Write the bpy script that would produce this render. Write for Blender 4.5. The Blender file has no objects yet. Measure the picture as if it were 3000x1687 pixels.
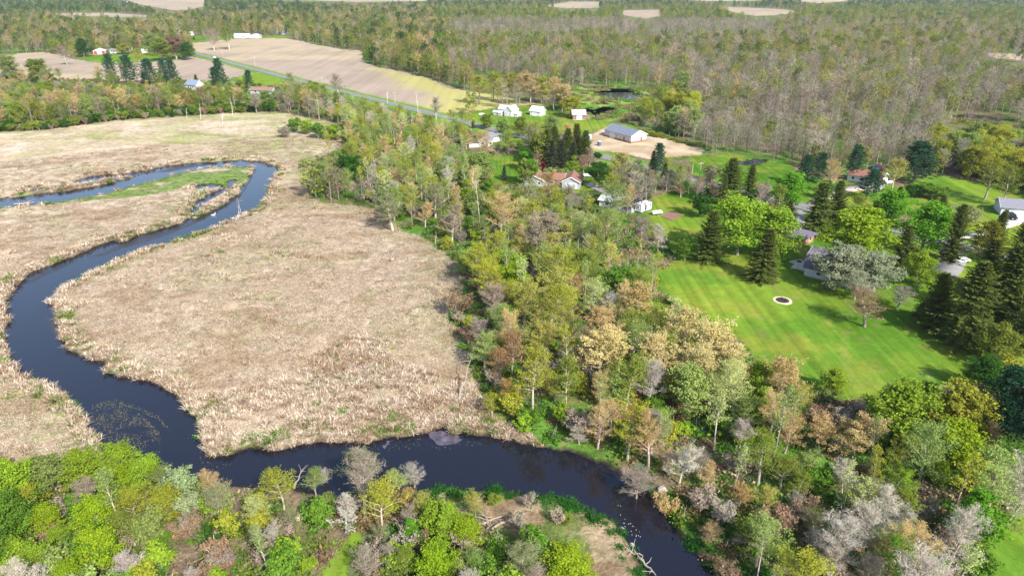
import bpy, math, random
import numpy as np
from mathutils import Vector
random.seed(5)
RNG = np.random.default_rng(11)
scene = bpy.context.scene
col = scene.collection
# ------------------------------------------------------------------ camera
H = 70.0
PITCH = math.atan((843.5 + 55) / 2000.0)
cam_d = bpy.data.cameras.new('camera'); cam = bpy.data.objects.new('camera', cam_d); col.objects.link(cam)
cam.location = (0, 0, H); cam.rotation_euler = (math.pi / 2 - PITCH, 0, 0)
cam_d.sensor_width = 36; cam_d.lens = 24.0; cam_d.clip_start = 1; cam_d.clip_end = 30000
scene.camera = cam
# ------------------------------------------------------------------ sky, sun, exposure
SUN_EL, SUN_AZ = math.radians(39), math.radians(-57)        # direction towards the sun, azimuth from +x
world = bpy.data.worlds.new('World'); scene.world = world; world.use_nodes = True
wn = world.node_tree.nodes; wl = world.node_tree.links; wn.clear()
sky = wn.new('ShaderNodeTexSky'); sky.sky_type = 'NISHITA'; sky.sun_disc = False
sky.sun_elevation = SUN_EL; sky.sun_rotation = math.radians(90) - SUN_AZ; sky.altitude = 200
sky.air_density = 1.0; sky.dust_density = 1.7; sky.ozone_density = 1.2
bg = wn.new('ShaderNodeBackground'); bg.inputs['Strength'].default_value = 0.15
wo = wn.new('ShaderNodeOutputWorld'); wl.new(sky.outputs[0], bg.inputs['Color']); wl.new(bg.outputs[0], wo.inputs['Surface'])
sun_d = bpy.data.lights.new('sun', 'SUN'); sun_d.energy = 4.6; sun_d.angle = math.radians(0.6); sun_d.color = (1.0, 0.955, 0.88)
sun = bpy.data.objects.new('sun', sun_d); col.objects.link(sun)
sdir = Vector((math.cos(SUN_AZ) * math.cos(SUN_EL), math.sin(SUN_AZ) * math.cos(SUN_EL), math.sin(SUN_EL)))
sun.rotation_euler = sdir.to_track_quat('Z', 'Y').to_euler(); sun.location = (0, 0, 200)
vs = scene.view_settings; vs.view_transform = 'Standard'; vs.look = 'None'; vs.gamma = 1; vs.exposure = 0.8; vs.use_curve_mapping = False
scene.cycles.max_bounces = 6; scene.cycles.diffuse_bounces = 3; scene.cycles.transparent_max_bounces = 4
# ------------------------------------------------------------------ plan coordinates measured from the site
FO, CXO, CYO = 2000 / 1.164596, 1288.0, 724.3
CP, SP = math.cos(PITCH), math.sin(PITCH)
def ray(x, y):
    u = (np.asarray(x, float) - CXO) / FO; v = (np.asarray(y, float) - CYO) / FO
    return u, CP - v * SP, -SP - v * CP
def G(x, y, z=0.0):
    u, b, c = ray(x, y); t = (z - H) / c
    return u * t, b * t
def P(x, y, z=0.0):
    a, b = G(x, y, z); return Vector((float(a), float(b), z))
def proj(X, Y, Z=0.0):
    dz = Z - H; depth = Y * CP - dz * SP; vert = -(dz * CP) - Y * SP
    return CXO + FO * X / depth, CYO + FO * vert / depth, depth
def poly(pts): return np.array([G(x, min(max(y, -30), 4000)) for x, y in pts], float)
def inside(p, X, Y):
    X = np.asarray(X); Y = np.asarray(Y); r = np.zeros(X.shape, bool)
    m = (X >= p[:, 0].min()) & (X <= p[:, 0].max()) & (Y >= p[:, 1].min()) & (Y <= p[:, 1].max())
    if not m.any(): return r
    x = X[m]; y = Y[m]; c = np.zeros(x.shape, bool); n = len(p)
    for i in range(n):
        x0, y0 = p[i]; x1, y1 = p[(i + 1) % n]
        if y0 == y1: continue
        k = (y0 > y) != (y1 > y)
        c ^= k & (x < (x1 - x0) * (y - y0) / (y1 - y0) + x0)
    r[m] = c; return r
def dist_poly(p, X, Y, closed=True):
    d = np.full(X.shape, 1e9); n = len(p)
    for i in range(n if closed else n - 1):
        a = p[i]; b = p[(i + 1) % n]; ab = b - a; L = (ab ** 2).sum() + 1e-9
        t = np.clip(((X - a[0]) * ab[0] + (Y - a[1]) * ab[1]) / L, 0, 1)
        d = np.minimum(d, (X - a[0] - t * ab[0]) ** 2 + (Y - a[1] - t * ab[1]) ** 2)
    return np.sqrt(d)
def _h(ix, iy, s):
    n = (ix.astype(np.int64) * 374761393 + iy.astype(np.int64) * 668265263 + s * 974634777) & 0x7fffffff
    n = ((n ^ (n >> 13)) * 1274126177) & 0x7fffffff
    return ((n ^ (n >> 16)) & 0xffff) / 65535.0
def vnoise(x, y, s=0):
    ix = np.floor(x); iy = np.floor(y); fx = x - ix; fy = y - iy
    fx = fx * fx * (3 - 2 * fx); fy = fy * fy * (3 - 2 * fy)
    a = _h(ix, iy, s); b = _h(ix + 1, iy, s); c = _h(ix, iy + 1, s); d = _h(ix + 1, iy + 1, s)
    return (a * (1 - fx) + b * fx) * (1 - fy) + (c * (1 - fx) + d * fx) * fy
def fbm(x, y, sc, s=0, o=4):
    v = 0; a = 0.5; t = 0
    for i in range(o):
        v = v + a * vnoise(x / sc + 17.3 * i, y / sc - 9.1 * i, s + i); t += a; a *= 0.55; sc = sc / 2.03
    return v / t
def sm(a, b, x):
    t = np.clip((x - a) / (b - a), 0, 1); return t * t * (3 - 2 * t)
# --- river outline (one closed loop round the water)
RIV = [(-500,455),(-200,490),(0,496),(60,490),(120,483),(187,474),(240,465),(300,450),(340,442),(365,430),(395,418),(467,410),(550,403),(600,400),(650,403),(683,413),(697,421),(695,436),(680,453),(672,470),(676,483),(663,506),(647,523),(617,538),(583,550),(547,566),(483,590),(433,606),(383,621),(333,638),(300,653),(250,676),(213,693),(187,708),(160,720),(143,733),(130,745),(123,753),(130,770),(133,786),(140,806),(147,833),(150,853),(160,869),(190,885),(225,900),(258,910),(268,932),(330,945),(400,962),(430,985),(460,1008),(482,1030),(495,1060),(500,1095),(506,1125),(530,1142),(565,1140),(620,1124),(700,1128),(750,1108),(830,1108),(920,1104),(970,1088),(1010,1092),(1060,1080),(1110,1070),(1160,1082),(1200,1088),(1260,1096),(1310,1112),(1360,1118),(1420,1130),(1470,1142),(1505,1160),(1560,1190),(1590,1202),(1620,1222),(1655,1248),(1680,1275),(1700,1308),(1722,1345),(1752,1385),(1775,1415),(1800,1460),(1850,1560),(1900,1700),
       (1680,1700),(1650,1560),(1640,1470),(1622,1430),(1604,1395),(1590,1365),(1572,1335),(1552,1308),(1518,1284),(1470,1266),(1400,1250),(1330,1234),(1250,1226),(1180,1222),(1100,1225),(1040,1228),(980,1238),(900,1246),(830,1246),(790,1230),(700,1216),(600,1222),(560,1218),(500,1205),(440,1205),(400,1195),(340,1180),(290,1160),(262,1130),(248,1100),(240,1080),(215,1050),(196,1022),(172,992),(130,972),(90,952),(62,940),(40,915),(22,885),(6,855),(4,830),(13,790),(20,753),(36,720),(55,698),(85,678),(103,668),(140,655),(187,640),(200,632),(240,615),(283,602),(317,603),(345,588),(395,576),(437,566),(490,548),(535,526),(570,505),(595,484),(612,466),(625,448),(635,430),(636,420),(628,417),(600,418),(533,421),(467,431),(400,448),(350,463),(300,476),(250,488),(200,498),(133,508),(67,516),(0,522),(-200,548),(-500,590)]
RIVW = poly(RIV)
POOLS = [poly(q) for q in (
    [(186,454),(205,446),(230,440),(262,437),(300,434),(330,432),(345,430),(372,420),(360,434),(330,440),(290,449),(250,455),(215,462),(190,465)],
    [(60,476),(110,470),(170,462),(188,458),(190,464),(150,471),(100,479),(60,482)],
    [(480,470),(507,462),(540,460),(562,467),(545,474),(515,473),(490,475)],
    [(466,530),(480,510),(497,496),(530,484),(560,470),(580,450),(597,452),(588,470),(565,492),(540,503),(520,518),(495,535),(478,542)],
    [(398,575),(420,565),(445,558),(480,545),(470,560),(440,570),(405,583)],
    [(1490,232),(1545,226),(1590,228),(1625,238),(1612,252),(1570,250),(1520,246)],
    [(1460,218),(1500,216),(1560,220),(1600,224),(1590,228),(1540,224),(1480,222)],
    [(1498,272),(1520,267),(1545,269),(1552,280),(1522,285),(1500,281)],
    [(1465,272),(1480,270),(1500,282),(1540,292),(1540,297),(1500,291),(1470,281)],
    [(1510,256),(1522,256),(1530,261),(1514,262)],
    [(2400,288),(2440,286),(2480,290),(2535,300),(2530,307),(2480,304),(2430,300),(2405,296)],
    [(2010,325),(2040,330),(2060,338),(2030,338)],
    [(1850,404),(1905,396),(1922,404),(1900,412),(1865,412)])]
MUD = [poly(q) for q in (
    [(231,641),(258,630),(283,618),(317,607),(350,590),(417,580),(470,560),(500,540),(540,520),(585,498),(610,476),(625,452),(637,428),(635,420),(638,424),(632,446),(618,472),(600,496),(560,519),(510,548),(470,566),(417,588),(360,606),(300,622),(260,638)],
    [(393,430),(433,420),(483,411),(547,406),(520,412),(470,420),(420,430)],
    [(64,706),(90,690),(120,676),(150,663),(180,658),(145,672),(110,688),(78,706)],
    [(118,790),(128,795),(140,818),(152,850),(150,856),(135,842),(122,812)],
    [(255,905),(300,915),(335,940),(300,938),(268,930)])]
def sdf_river(X, Y):
    d = np.full(X.shape, 60.0)
    m = (Y < 330) & (X > -330) & (X < 160)
    x = X[m]; y = Y[m]
    wob = (fbm(x, y, 3.2, 40, 3) - 0.5) * 2.6
    dd = dist_poly(RIVW, x, y); dd[inside(RIVW, x, y)] *= -1
    d[m] = np.clip(dd + wob, -60, 60)
    for k, q in enumerate(POOLS):
        c = q.mean(0); R = np.abs(q - c).max() + 25
        m = (np.abs(X - c[0]) < R) & (np.abs(Y - c[1]) < R); x = X[m]; y = Y[m]
        dd = dist_poly(q, x, y); dd[inside(q, x, y)] *= -1
        w = 3.0 if k in (3, 4, 5, 7, 8, 10) else 1.5
        dd = dd + (fbm(x, y, 1.9 if k < 5 else 5.0, 60 + k, 3) - (0.42 if k in (3, 4) else 0.5)) * 2 * w * (1 if k < 5 else 2)
        d[m] = np.minimum(d[m], dd)
    return d
ROADL = np.array([G(430, 120), G(480, 133), G(713, 195), G(1185, 313), G(1740, 452), G(2010, 520), G(2420, 622), G(2800, 716)])
F, M, L, D, A = 0, 1, 2, 3, 4      # woodland, marsh, lawn, dirt, arable
AREAS = [
 (M, [(-600,338),(0,332),(130,327),(300,302),(480,291),(560,286),(640,280),(720,285),(840,312),(866,340),(850,370),(800,400),(785,430),(765,470),(785,500),(880,520),(960,530),(1000,575),(1080,605),(1140,655),(1165,720),(1160,760),(1130,800),(1150,850),(1190,920),(1200,960),(1215,1020),(1260,1065),(1330,1095),(1370,1120),(1300,1180),(1100,1180),(1000,1190),(600,1190),(400,1180),(250,1155),(100,1178),(0,1190),(-600,1215)]),
 (M, [(1425,225),(1560,215),(1700,240),(1690,262),(1640,280),(1560,300),(1530,310),(1440,290)]),
 (A, [(480,106),(560,98),(650,95),(720,97),(780,110),(860,125),(912,128),(915,157),(955,170),(1015,182),(1059,193),(1109,208),(1145,225),(1192,232),(1259,243),(1325,257),(1379,268),(1309,266),(1242,273),(1179,283),(1100,288),(999,263),(942,247),(902,233),(840,217),(713,188),(633,167),(550,145),(490,130)]),
 (A, [(-500,128),(13,138),(110,133),(160,141),(180,148),(260,161),(330,159),(450,149),(482,143),(560,160),(640,185),(600,192),(560,202),(300,207),(0,192),(-500,180)]),
 (L, [(180,147),(230,138),(330,134),(440,132),(476,140),(450,149),(400,153),(330,159),(260,160)]),
 (L, [(600,192),(640,184),(713,202),(700,214),(640,222),(600,215)]),
 (L, [(475,92),(560,91),(730,91),(728,97),(600,97),(490,108),(478,103)]),
 (A, [(130,34),(270,33),(390,40),(370,45),(270,43),(150,40)]),
 (A, [(320,0),(300,-12),(520,-20),(512,17),(470,26),(430,26),(400,20),(345,11)]),
 (A, [(683,-2),(720,-14),(1100,-20),(1070,3),(900,6)]), (A, [(1369,16),(1432,5),(1508,5),(1508,20),(1425,22)]),
 (A, [(1562,27),(1660,25),(1662,40),(1625,48),(1565,38)]), (A, [(1817,17),(1970,24),(2010,30),(1955,39),(1900,41),(1840,30)]),
 (A, [(2010,4),(2040,-10),(2200,-14),(2120,4),(2060,9)]), (A, [(1700,-4),(1780,4),(1900,2),(1950,-10)]), (A, [(2450,131),(2576,138),(2800,148),(2800,160),(2576,153),(2500,146)]),
 (A, [(1160,-6),(1300,-1),(1420,-8),(1300,-18)]), (A, [(2300,-8),(2400,-2),(2600,-8),(2500,-16)]),
 (L, [(1172,288),(1252,273),(1352,266),(1405,267),(1411,283),(1530,308),(1620,325),(1720,352),(1700,354),(1610,334),(1520,322),(1470,340),(1400,325),(1292,328),(1190,312),(1160,290)]),
 (D, [(1468,348),(1500,333),(1525,322),(1610,337),(1700,356),(1740,370),(1770,378),(1765,390),(1717,392),(1640,402),(1560,384),(1490,378)]),
 (L, [(1225,395),(1290,388),(1335,420),(1500,405),(1510,440),(1500,475),(1440,490),(1300,468),(1238,462)]),
 (L, [(1735,392),(1850,388),(1900,402),(1990,415),(2005,440),(2120,455),(2290,470),(2290,540),(2200,555),(2010,505),(1930,485),(1780,455),(1735,440)]),
 (L, [(2290,462),(2340,441),(2400,446),(2500,470),(2545,485),(2620,500),(2750,560),(2750,705),(2420,612),(2290,580)]),
 (L, [(1625,503),(1700,480),(1760,470),(1930,510),(2010,535),(2200,590),(2420,640),(2620,690),(2750,730),(2750,1020),(2600,975),(2480,965),(2350,985),(2230,1010),(2130,1010),(2040,985),(1950,930),(1885,890),(1850,850),(1800,812),(1710,760),(1660,720),(1640,680),(1700,655),(1680,620),(1640,570)]),
 (L, [(2430,1400),(2480,1345),(2530,1310),(2640,1290),(2900,1290),(2900,1620),(2470,1600),(2440,1460)]),
 (L, [(775,1480),(815,1425),(850,1385),(880,1340),(905,1338),(905,1365),(880,1410),(865,1480)]),
 (L, [(700,1700),(775,1480),(865,1480),(850,1700)]),
]
AREAS = [(k, poly(q)) for k, q in AREAS]
PENINS = poly([(1100,1238),(1250,1236),(1400,1260),(1500,1285),(1545,1315),(1575,1360),(1600,1420),(1570,1500),(1480,1500),(1380,1420),(1250,1340),(1130,1290)])
ISLAND = poly([(250,492),(350,464),(467,432),(600,419),(634,421),(610,470),(560,475),(540,468),(500,462),(460,470),(440,480),(380,490),(300,500),(200,508),(100,515),(0,525),(0,512)])
def warp(X, Y, a=1.6, sc=7.0):
    r = np.hypot(X, Y); k = np.clip(r / 260, 1, 6)
    return X + (fbm(X / k, Y / k, sc, 90, 3) - .5) * 2 * a * k, Y + (fbm(X / k, Y / k, sc, 95, 3) - .5) * 2 * a * k
def classify(X, Y):
    X = np.asarray(X, float); Y = np.asarray(Y, float)
    c = np.zeros(X.shape, int); wx, wy = warp(X, Y)
    for k, q in AREAS:
        if k == M: m = inside(q, wx, wy)
        else: m = inside(q, X + (wx - X) * .35, Y + (wy - Y) * .35)
        c[m] = k
    m = np.hypot(X, Y) < 45
    c[m & (X < 25) & (Y > 0)] = 0
    return c
def gz(X, Y, d=None):
    X = np.asarray(X, float); Y = np.asarray(Y, float)
    if d is None: d = sdf_river(X, Y)
    z = -1.25 + 1.25 * sm(-1.6, 1.3, d)
    z = z + sm(2, 25, d) * (fbm(X, Y, 45, 5, 3) - .5) * 0.9 + sm(1, 4, d) * (fbm(X, Y, 2.2, 6, 2) - .5) * .22
    return z
def gz1(x, y): return float(gz(np.array([x]), np.array([y]))[0])
# ------------------------------------------------------------------ mesh helpers
def mesh_np(name, V, Fs, mats=(), mi=None, smooth=False, vcol=None, vf=None):
    """Fs: list of (m,k) int arrays"""
    me = bpy.data.meshes.new(name); V = np.asarray(V, np.float32)
    Fs = [np.asarray(f, np.int32) for f in (Fs if isinstance(Fs, list) else [Fs]) if len(f)]
    me.vertices.add(len(V)); me.vertices.foreach_set('co', V.ravel())
    loops = np.concatenate([f.ravel() for f in Fs]); cnt = np.concatenate([np.full(len(f), f.shape[1], np.int32) for f in Fs])
    me.loops.add(len(loops)); me.loops.foreach_set('vertex_index', loops)
    me.polygons.add(len(cnt)); me.polygons.foreach_set('loop_start', np.concatenate([[0], np.cumsum(cnt)[:-1]]).astype(np.int32))
    me.polygons.foreach_set('loop_total', cnt)
    for m in mats: me.materials.append(m)
    if mi is not None: me.polygons.foreach_set('material_index', np.asarray(mi, np.int32))
    if smooth: me.polygons.foreach_set('use_smooth', np.ones(len(cnt), bool))
    me.update(calc_edges=True)
    if vcol is not None:
        a = me.attributes.new('col', 'FLOAT_COLOR', 'POINT'); c4 = np.ones((len(V), 4), np.float32); c4[:, :3] = vcol
        a.data.foreach_set('color', c4.ravel())
    if vf is not None:
        a = me.attributes.new('v', 'FLOAT', 'POINT'); a.data.foreach_set('value', np.asarray(vf, np.float32))
    return me
def link(name, me, parent=None, loc=None, rot=None, **props):
    o = bpy.data.objects.new(name, me); col.objects.link(o)
    if parent is not None: o.parent = parent
    if loc is not None: o.location = loc
    if rot is not None: o.rotation_euler = rot
    for k, v in props.items(): o[k] = v
    return o
def lin(r, g, b, k=1.0):
    f = lambda c: (c / 255 / 12.92 if c <= 10 else ((c / 255 + .055) / 1.055) ** 2.4) * k
    return (f(r), f(g), f(b))
# ------------------------------------------------------------------ materials
def new_mat(name):
    m = bpy.data.materials.new(name); m.use_nodes = True; n = m.node_tree.nodes; n.clear()
    out = n.new('ShaderNodeOutputMaterial'); return m, n, m.node_tree.links, out
def simple(name, c, rough=.7, noise=.12, scale=1.5, metal=0., spec=.4, bump=0.):
    m, n, l, out = new_mat(name); b = n.new('ShaderNodeBsdfPrincipled'); l.new(b.outputs[0], out.inputs[0])
    b.inputs['Roughness'].default_value = rough; b.inputs['Metallic'].default_value = metal; b.inputs['Specular IOR Level'].default_value = spec
    tc = n.new('ShaderNodeTexCoord'); nz = n.new('ShaderNodeTexNoise'); nz.inputs['Scale'].default_value = scale; nz.inputs['Detail'].default_value = 6
    l.new(tc.outputs['Object'], nz.inputs['Vector'])
    mr = n.new('ShaderNodeMapRange'); mr.inputs['From Min'].default_value = .25; mr.inputs['From Max'].default_value = .75
    mr.inputs['To Min'].default_value = 1 - noise; mr.inputs['To Max'].default_value = 1 + noise; l.new(nz.outputs['Fac'], mr.inputs['Value'])
    vm = n.new('ShaderNodeVectorMath'); vm.operation = 'SCALE'; vm.inputs[0].default_value = c; l.new(mr.outputs[0], vm.inputs['Scale'])
    l.new(vm.outputs[0], b.inputs['Base Color'])
    if bump:
        bp = n.new('ShaderNodeBump'); bp.inputs['Strength'].default_value = bump; bp.inputs['Distance'].default_value = .05
        l.new(nz.outputs['Fac'], bp.inputs['Height']); l.new(bp.outputs[0], b.inputs['Normal'])
    return m
def foliage_mat(name, attr='tint', transl=.4, spread=.45, hue=.22):
    m, n, l, out = new_mat(name)
    t = n.new('ShaderNodeAttribute'); t.attribute_type = 'INSTANCER'; t.attribute_name = attr
    v = n.new('ShaderNodeAttribute'); v.attribute_type = 'GEOMETRY'; v.attribute_name = 'v'
    mr = n.new('ShaderNodeMapRange'); mr.inputs['To Min'].default_value = 1 - spread; mr.inputs['To Max'].default_value = 1 + spread; l.new(v.outputs['Fac'], mr.inputs['Value'])
    sc = n.new('ShaderNodeVectorMath'); sc.operation = 'SCALE'; l.new(t.outputs['Vector'], sc.inputs[0]); l.new(mr.outputs[0], sc.inputs['Scale'])
    # second random: towards warmer
    m2 = n.new('ShaderNodeMath'); m2.operation = 'MULTIPLY'; m2.inputs[1].default_value = 37.7; l.new(v.outputs['Fac'], m2.inputs[0])
    fr = n.new('ShaderNodeMath'); fr.operation = 'FRACT'; l.new(m2.outputs[0], fr.inputs[0])
    mm = n.new('ShaderNodeMath'); mm.operation = 'MULTIPLY'; mm.inputs[1].default_value = hue; l.new(fr.outputs[0], mm.inputs[0])
    mu = n.new('ShaderNodeVectorMath'); mu.operation = 'MULTIPLY'; l.new(sc.outputs[0], mu.inputs[0]); mu.inputs[1].default_value = (1.35, 1.02, .75)
    mx = n.new('ShaderNodeMix'); mx.data_type = 'RGBA'; l.new(mm.outputs[0], mx.inputs['Factor']); l.new(sc.outputs[0], mx.inputs[6]); l.new(mu.outputs[0], mx.inputs[7])
    d = n.new('ShaderNodeBsdfDiffuse'); l.new(mx.outputs[2], d.inputs['Color'])
    if transl:
        tr = n.new('ShaderNodeBsdfTranslucent'); l.new(mx.outputs[2], tr.inputs['Color'])
        ms = n.new('ShaderNodeMixShader'); ms.inputs[0].default_value = transl; l.new(d.outputs[0], ms.inputs[1]); l.new(tr.outputs[0], ms.inputs[2]); l.new(ms.outputs[0], out.inputs[0])
    else: l.new(d.outputs[0], out.inputs[0])
    return m
LEAF = foliage_mat('spring_leaves'); TWIG = foliage_mat('twigs', transl=0, spread=.3, hue=.15)
NEEDLE = foliage_mat('needles', transl=.12, spread=.5, hue=.4); BARK = foliage_mat('bark', attr='bark', transl=0, spread=.3, hue=.2)
STRAW = foliage_mat('dry_reed', transl=.2, spread=.62, hue=.2)
def ground_mat(name, fine, amp, bump, streak=None):
    """streak: (angle, wavelength, amount) of mowing or drill lines; octaves of grain on the surveyed cover colours"""
    m, n, l, out = new_mat(name); b = n.new('ShaderNodeBsdfDiffuse'); l.new(b.outputs[0], out.inputs[0])
    a = n.new('ShaderNodeAttribute'); a.attribute_name = 'col'
    g = n.new('ShaderNodeNewGeometry')
    cur = None; hts = None
    for i, (s, k) in enumerate(((fine, 1.0), (fine * .22, .8), (fine * .04, .5))):
        nz = n.new('ShaderNodeTexNoise'); nz.inputs['Scale'].default_value = s; nz.inputs['Detail'].default_value = 3; nz.inputs['Roughness'].default_value = .7; nz.inputs['Distortion'].default_value = .6
        l.new(g.outputs['Position'], nz.inputs['Vector'])
        mr = n.new('ShaderNodeMapRange'); mr.inputs['From Min'].default_value = .3; mr.inputs['From Max'].default_value = .7
        mr.inputs['To Min'].default_value = 1 - amp * k; mr.inputs['To Max'].default_value = 1 + amp * k; l.new(nz.outputs['Fac'], mr.inputs['Value'])
        if i == 0: hts = nz.outputs['Fac']; cur = mr.outputs[0]
        else:
            q = n.new('ShaderNodeMath'); q.operation = 'MULTIPLY'; l.new(cur, q.inputs[0]); l.new(mr.outputs[0], q.inputs[1]); cur = q.outputs[0]
    if streak:
        for ang, wl_, am in streak:
            mp = n.new('ShaderNodeMapping'); mp.inputs['Rotation'].default_value = (0, 0, -ang); mp.inputs['Scale'].default_value = (1 / wl_, .02 / wl_, 0)
            l.new(g.outputs['Position'], mp.inputs['Vector'])
            nz = n.new('ShaderNodeTexNoise'); nz.inputs['Scale'].default_value = 1; nz.inputs['Detail'].default_value = 2; l.new(mp.outputs[0], nz.inputs['Vector'])
            mr = n.new('ShaderNodeMapRange'); mr.inputs['From Min'].default_value = .35; mr.inputs['From Max'].default_value = .65
            mr.inputs['To Min'].default_value = 1 - am; mr.inputs['To Max'].default_value = 1 + am; l.new(nz.outputs['Fac'], mr.inputs['Value'])
            q = n.new('ShaderNodeMath'); q.operation = 'MULTIPLY'; l.new(cur, q.inputs[0]); l.new(mr.outputs[0], q.inputs[1]); cur = q.outputs[0]
    vm = n.new('ShaderNodeVectorMath'); vm.operation = 'SCALE'; l.new(a.outputs['Color'], vm.inputs[0]); l.new(cur, vm.inputs['Scale']); l.new(vm.outputs[0], b.inputs['Color'])
    if bump:
        bp = n.new('ShaderNodeBump'); bp.inputs['Strength'].default_value = .8; bp.inputs['Distance'].default_value = bump
        l.new(hts, bp.inputs['Height']); l.new(bp.outputs[0], b.inputs['Normal'])
    return m
G_MARSH = ground_mat('marsh_thatch', 2.2, .36, .25); G_WOOD = ground_mat('woodland_litter', 1.3, .35, .3)
G_LAWN = ground_mat('mown_grass', 2.5, .14, .05, [(math.radians(-28), 1.5, .13), (math.radians(44), 2.3, .09), (math.radians(-50), 4.5, .07)])
G_FIELD = ground_mat('tilled_soil', .8, .05, .05, [(math.radians(30), 7.0, .06), (math.radians(24), 2.2, .05)])
G_DIRT = ground_mat('bare_sand', .9, .1, .08)
# ------------------------------------------------------------------ ground sheet
rs = [12.0]
while rs[-1] < 9500:
    r = rs[-1]; rs.append(r + (2.5 if r < 55 else min(max(.9 * r * r / 47800, .45), .012 * r) if r < 3500 else .05 * r))
rs = np.array(rs)
th = np.concatenate([np.linspace(-80, -43, 26)[:-1], np.linspace(-43, 43, 600), np.linspace(43, 80, 26)[1:]]) * math.pi / 180
RR, TT = np.meshgrid(rs, th, indexing='ij'); GX = (RR * np.sin(TT)).ravel(); GY = (RR * np.cos(TT)).ravel()
d_riv = sdf_river(GX, GY); GZ = gz(GX, GY, d_riv); CL = classify(GX, GY)
def mix(a, b, t): t = np.asarray(t)[..., None]; return np.asarray(a) * (1 - t) + np.asarray(b) * t
n1 = fbm(GX, GY, 30, 1); n2 = fbm(GX, GY, 7, 2); n3 = fbm(GX, GY, 90, 3, 3); n4 = fbm(GX, GY, 3, 4)
C = np.zeros((len(GX), 3))
wood = mix((.17, .13, .085), (.10, .14, .035), sm(.42, .6, n2)); wood = mix(wood, (.085, .20, .025), sm(.5, .66, n1) * .8); wood = mix(wood, (.22, .13, .08), sm(.6, .75, n4) * .4)
C[:] = wood
t = mix((.475, .385, .285), (.42, .335, .225), sm(.35, .65, n1)); mat_ = fbm(GX, GY * 2.2, 12, 31); t = mix(t, (.33, .235, .15), sm(.53, .68, mat_) * .6); t = mix(t, (.35, .31, .15), sm(.5, .7, fbm(GX, GY * 1.7, 20, 33)) * .35); t = mix(t, (.53, .445, .36), sm(.5, .75, n4) * .5)
gm = sm(.56, .7, fbm(GX, GY, 16, 21)) * .35 + sm(7, 0, d_riv) * sm(.45, .65, n2) * .5
far = sm(215, 330, GY)
gm = gm + far * sm(.52, .68, fbm(GX, GY * 2.5, 30, 23)) * .38
t = mix(t, (.21, .26, .055), np.clip(gm, 0, .85))
marsh_edge = sm(10, 0, dist_poly(AREAS[0][1], GX, GY)) * (GY < 420)
t = mix(t, (.15, .17, .04), marsh_edge * sm(.35, .55, n2) * .7)
isl = inside(ISLAND, GX, GY); t[isl] = mix(t[isl], (.10, .20, .025), sm(.3, .5, n2[isl]) * .8)
m = CL == M; C[m] = t[m]
sw = m & (GX > 35) & (GY > 200); C[sw] = mix((.09, .22, .03), (.22, .27, .07), sm(.42, .6, n1[sw]))
lawn = mix((.096, .19, .020), (.15, .23, .024), sm(.4, .6, n1)); lawn = mix(lawn, (.062, .15, .012), sm(.5, .75, n3)); lawn = mix(lawn, (.22, .22, .035), sm(.45, .75, fbm(GX, GY, 9, 35, 5)) * .65); lawn = mix(lawn, (.22, .18, .09), sm(.66, .8, n4) * .35)
for q_ in ([(2122,836),(2117,880),(2128,940),(2160,992)], [(2133,836),(2129,880),(2140,940),(2172,990)]):
    k_ = sm(.75, .2, dist_poly(poly(q_), GX, GY, False)) * .14; lawn = lawn * (1 - k_[:, None]) + np.array((.26, .24, .08)) * k_[:, None]
m = CL == L; C[m] = lawn[m]
dirt = mix((.46, .37, .25), (.36, .27, .17), sm(.4, .65, n2)); m = CL == D; C[m] = dirt[m]
fld = mix((.335, .265, .205), (.39, .31, .21), sm(.4, .6, n3)); fld = mix(fld, (.28, .225, .175), sm(.5, .7, n1) * .6)
fp = poly([(1059,193),(1145,225),(1259,243),(1379,268),(1309,266),(1242,273),(1179,283),(1100,288),(1040,270),(1120,262),(1100,240),(1000,205),(930,170)])
de = dist_poly(fp, GX, GY); de[inside(fp, GX, GY)] *= -1
fld = mix(fld, (.37, .345, .11), sm(16, -14, de + (n1 - .5) * 22) * .9)
m = CL == A; C[m] = fld[m]
pen = inside(PENINS, GX, GY); C[pen] = mix((.20, .14, .085), (.30, .23, .14), sm(.4, .6, n4[pen])); C[pen] = mix(C[pen], (.07, .14, .02), sm(.52, .66, n2[pen]) * .7)
lit = poly([(1490,980),(1640,960),(1760,1010),(1700,1110),(1600,1130),(1500,1090)]); lm = inside(lit, GX, GY); C[lm] = mix((.17, .085, .05), (.10, .07, .035), sm(.4, .6, n4[lm]))
tl = dist_poly(poly([(485,822),(440,828),(400,838),(360,855),(300,872)]), GX, GY, False); k_ = sm(1.0, .3, tl + (n4 - .5) * 1.2) * .8; C = C * (1 - k_[:, None]) + np.array((.17, .14, .07)) * k_[:, None]
# road verge, bank mud
rd = dist_poly(ROADL, GX, GY, False); vg = sm(11, 6, rd + (n2 - .5) * 3); C = C * (1 - vg[:, None]) + np.array((.13, .23, .035)) * vg[:, None]
mudc = sm(1.0, .1, d_riv); C = C * (1 - mudc[:, None]) + np.array((.035, .027, .022)) * mudc[:, None]
nr, nt = len(rs), len(th)
idx = np.arange(nr * nt).reshape(nr, nt)
Q = np.stack([idx[:-1, :-1].ravel(), idx[:-1, 1:].ravel(), idx[1:, 1:].ravel(), idx[1:, :-1].ravel()], 1)[:, ::-1]
VV = np.stack([GX, GY, GZ], 1)
qc = CL[Q[:, 0]]
for k, nm, mt in ((F, 'ground', G_WOOD), (M, 'marsh_land', G_MARSH), (L, 'lawn', G_LAWN), (D, 'dirt_land', G_DIRT), (A, 'farm_field', G_FIELD)):
    q = Q[qc == k]; u, inv = np.unique(q, return_inverse=True)
    link(nm, mesh_np(nm, VV[u], inv.reshape(q.shape), [mt], smooth=True, vcol=C[u]), kind='structure')
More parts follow.
